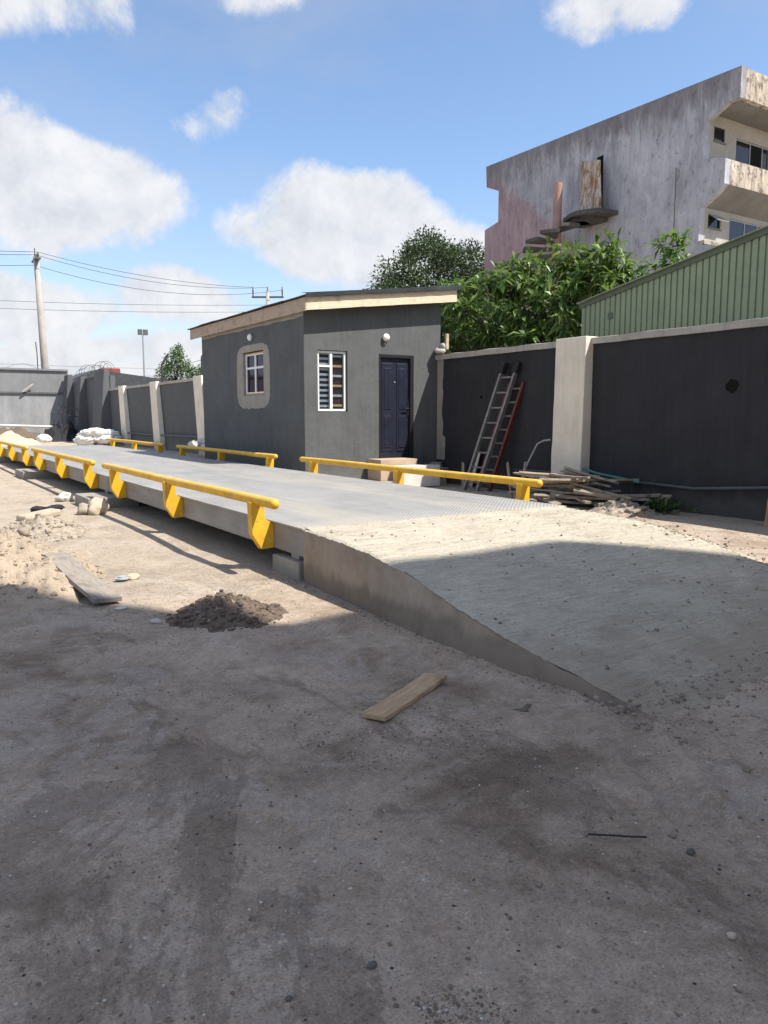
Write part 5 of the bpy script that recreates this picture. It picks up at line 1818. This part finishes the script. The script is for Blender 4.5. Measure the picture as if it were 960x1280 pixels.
# far end: sacks, sand, tangle
sk = random.Random(3)
for k, (x, y, z, rx, ry, rz_, lab) in enumerate(((5.1, 33.4, 0.30, 0.50, 0.6, 0.26, 'white sack lowest on the left of the far sack pile'), (6.0, 33.0, 0.30, 0.55, 0.6, 0.26, 'white sack lowest on the right of the far sack pile'),
                                             (5.5, 33.2, 0.62, 0.55, 0.5, 0.22, 'white sack on top of the far sack pile, left'), (6.05, 33.1, 0.55, 0.45, 0.5, 0.2, 'white sack on top of the far sack pile, right'), (5.3, 33.9, 0.5, 0.45, 0.5, 0.24, 'white sack at the back of the far sack pile'))):
    tag(MB().rock((x, y, z), (rx, ry, rz_), 50 + k, 0.35, 4, hf=0.35).build('white_sack', 'white_sack', smooth=True), lab, 'sack', 'white sacks at the end of the yard')
heap('sand_heap', 2.3, 37.5, 1.2, 1.6, 0.75, 'pile_sand', 'cone of yellow sand at the far end of the yard', 'sand heap', 0.15, 40, 6.0, 3.0)
heap('debris_heap', 5.6, 42.5, 1.4, 1.6, 1.1, 'black_cloth', 'tangle of black sheeting at the foot of the dark end wall', 'debris heap', 0.7, 40, 8.0, 4.0)
heap('spoil_heap', 3.2, 44.0, 2.6, 1.4, 0.75, 'dark_soil', 'low dark spoil along the foot of the cross wall', 'spoil heap', 0.6, 40, 9.0, 4.0)
stone('stone', 4.35, 40.5, (0.4, 0.4, 0.28), 'white_sack', 'white lump beside the black sheeting at the yard end', seed=44, sub=2)
for k in range(5):
    pts = [(5.2 + sk.gauss(0, 0.4), 41.5 + sk.gauss(0, 0.4), 0.2), (5.6 + sk.gauss(0, 0.6), 42, 1.0 + sk.random()), (6.0 + sk.gauss(0, 0.7), 42.2, 1.3 + sk.random())]
    tag(MB().tube(pts, 0.018, 5).build('bent_rod', 'wire_black'), 'bent dark rod sticking out of the black sheeting tangle', 'rod', 'rods in the sheeting tangle')
for k, (y, lab) in enumerate(((20.6, 'black and white litter at the foot of the wall beyond the second far rail'), (14.5, 'grey litter by the gatehouse rear corner'))):
    mb = MB()
    for q in range(9):
        mb.rock((6.3 + sk.gauss(0, 0.18), y + sk.gauss(0, 0.4), 0.25 + sk.random() * 0.3), (0.16, 0.2, 0.13), 70 + k * 10 + q, 0.6, 2)
    tag(mb.build('litter_heap', 'stone_mix' if k else 'stone_pale', smooth=False), lab, 'litter')

# crumbs of concrete and gravel: on the ramp and over the yard
def crumbs(name, n, fn, s0, s1, mat, seed, label, parent=None, small=False):
    r = np.random.default_rng(seed)
    bm = bmesh.new()
    bmesh.ops.create_icosphere(bm, subdivisions=0 if small else 1, radius=1)
    bv = np.array([v.co[:] for v in bm.verts])
    bf = np.array([[v.index for v in f.verts] for f in bm.faces])
    bm.free()
    Vs, Fs = [], []
    for k in range(n):
        p = fn(r)
        s = s0 + (s1 - s0) * r.random() ** 4
        sc = np.array([s, s * r.uniform(0.55, 1), s * r.uniform(0.4, 0.8)])
        a_ = r.random() * 2 * pi
        R_ = np.array([[cos(a_), -sin(a_), 0], [sin(a_), cos(a_), 0], [0, 0, 1]])
        v = (bv * (1 + r.normal(0, 0.16, (len(bv), 1)))) * sc
        Vs.append(v @ R_.T + np.array([p[0], p[1], p[2] + sc[2] * 0.35]))
        Fs.append(bf + k * len(bv))
    V, F = np.concatenate(Vs), np.concatenate(Fs)
    par = parent
    if par is None:
        me = bpy.data.meshes.new(name)
        me.from_pydata(V.tolist(), [], F.tolist())
        me.materials.append(MATS[mat])
        o = bpy.data.objects.new(name, me)
        col.objects.link(o)
        tag(o, label, None, None, 'stuff')
        return o
    o = leaf_object(name, V, F, mat, par)
    return o


def on_ramp(r):
    x, y = 0.05 + 3.2 * r.random(), -0.02 - 3.6 * r.random()
    return (x, y, ramp_top(x, y))


def ramp_foot(r):
    x, y = -0.15 + 3.2 * r.random() ** 1.3, -3.55 + r.normal(0, 0.16)
    return (x, y, max(ramp_top(x, y), ground_h(x, y)))


def ramp_side_foot(r):
    y = -3.5 * r.random() + 0.2
    x = -0.10 * math.exp(-((y + 2.1) / 1.1) ** 2) - abs(r.normal(0.02, 0.05))
    return (x, y, ground_h(x, y))


def far_edge(r):
    y = -2.9 * r.random() ** 0.8 - 0.1
    x = 3.28 + r.normal(0, 0.24)
    return (x, y, ramp_top(min(x, 3.4), y))


def yard(r):
    d = 1.6 + 9 * r.random() ** 1.6
    a_ = radians(r.uniform(2, 63))
    x, y = -2.9 + d * sin(a_), -5.78 + d * cos(a_)
    return (x, y, ground_h(x, y))


def drift(r):
    while True:
        x, y, z = yard(r)
        if fbm(x * 1.1 + 3, y * 0.8, 4.0, 4) > 0.22:
            return (x, y, z)


crumbs('gravel_on_ramp', 700, on_ramp, 0.003, 0.016, 'stone_mix', 1, 'loose crumbs of earth and stone lying on the ramp slab')
crumbs('ramp_foot_gravel', 900, ramp_foot, 0.003, 0.017, 'stone_mix', 2, 'loose gravel along the foot of the ramp')
crumbs('ramp_side_gravel', 500, ramp_side_foot, 0.003, 0.015, 'stone_mix', 3, 'crumbs of mortar along the foot of the ramp side wall')
crumbs('ramp_edge_gravel', 700, far_edge, 0.004, 0.022, 'stone_mix', 4, 'crumbled concrete along the far edge of the ramp')
crumbs('yard_gravel', 1900, yard, 0.0020, 0.009, 'stone_dark', 6, 'fine dark gravel scattered over the yard', small=True)
crumbs('yard_chips', 900, yard, 0.0018, 0.0060, 'stone_pale', 8, 'tiny pale chips scattered over the yard', small=True)
crumbs('gravel_drifts', 9000, drift, 0.0016, 0.0065, 'stone_dark', 9, 'drifts of fine dark grit on the bare yard', small=True)
crumbs('pale_grit', 3500, drift, 0.0014, 0.0050, 'stone_pale', 10, 'fine pale grit mixed into the dark drifts', small=True)

# ------------------------------------------------------------------ unseen block added behind the viewer, outline shaped to cast the foreground shade
H = 14.0
k_ = H / 0.65
ox, oy = 0.25 * k_, -0.39 * k_
edge = [(-2.30, 0.85), (-1.50, 0.02), (-0.70, -1.08), (0.35, -1.05), (1.50, -1.02), (3.35, -2.12), (4.3, -2.68)]
poly = [(-0.4, 0.9 + oy)] + [(x + ox, y + oy) for x, y in edge] + [(4.3 + ox, -14.5), (-0.4, -14.5)]
wh = thing('shade_block', (6, -12, 0), 'plain tall block added unseen behind the viewer, front stepped to shade the foreground', 'building')
MB().prism(poly, 'z', -0.1, H - 0.3).build('wall', 'pale_render', wh)  # pale so the added block bounces fill into the shade
MB().prism(poly, 'z', H - 0.299, H).build('roof_slab', 'coping_cement', wh)
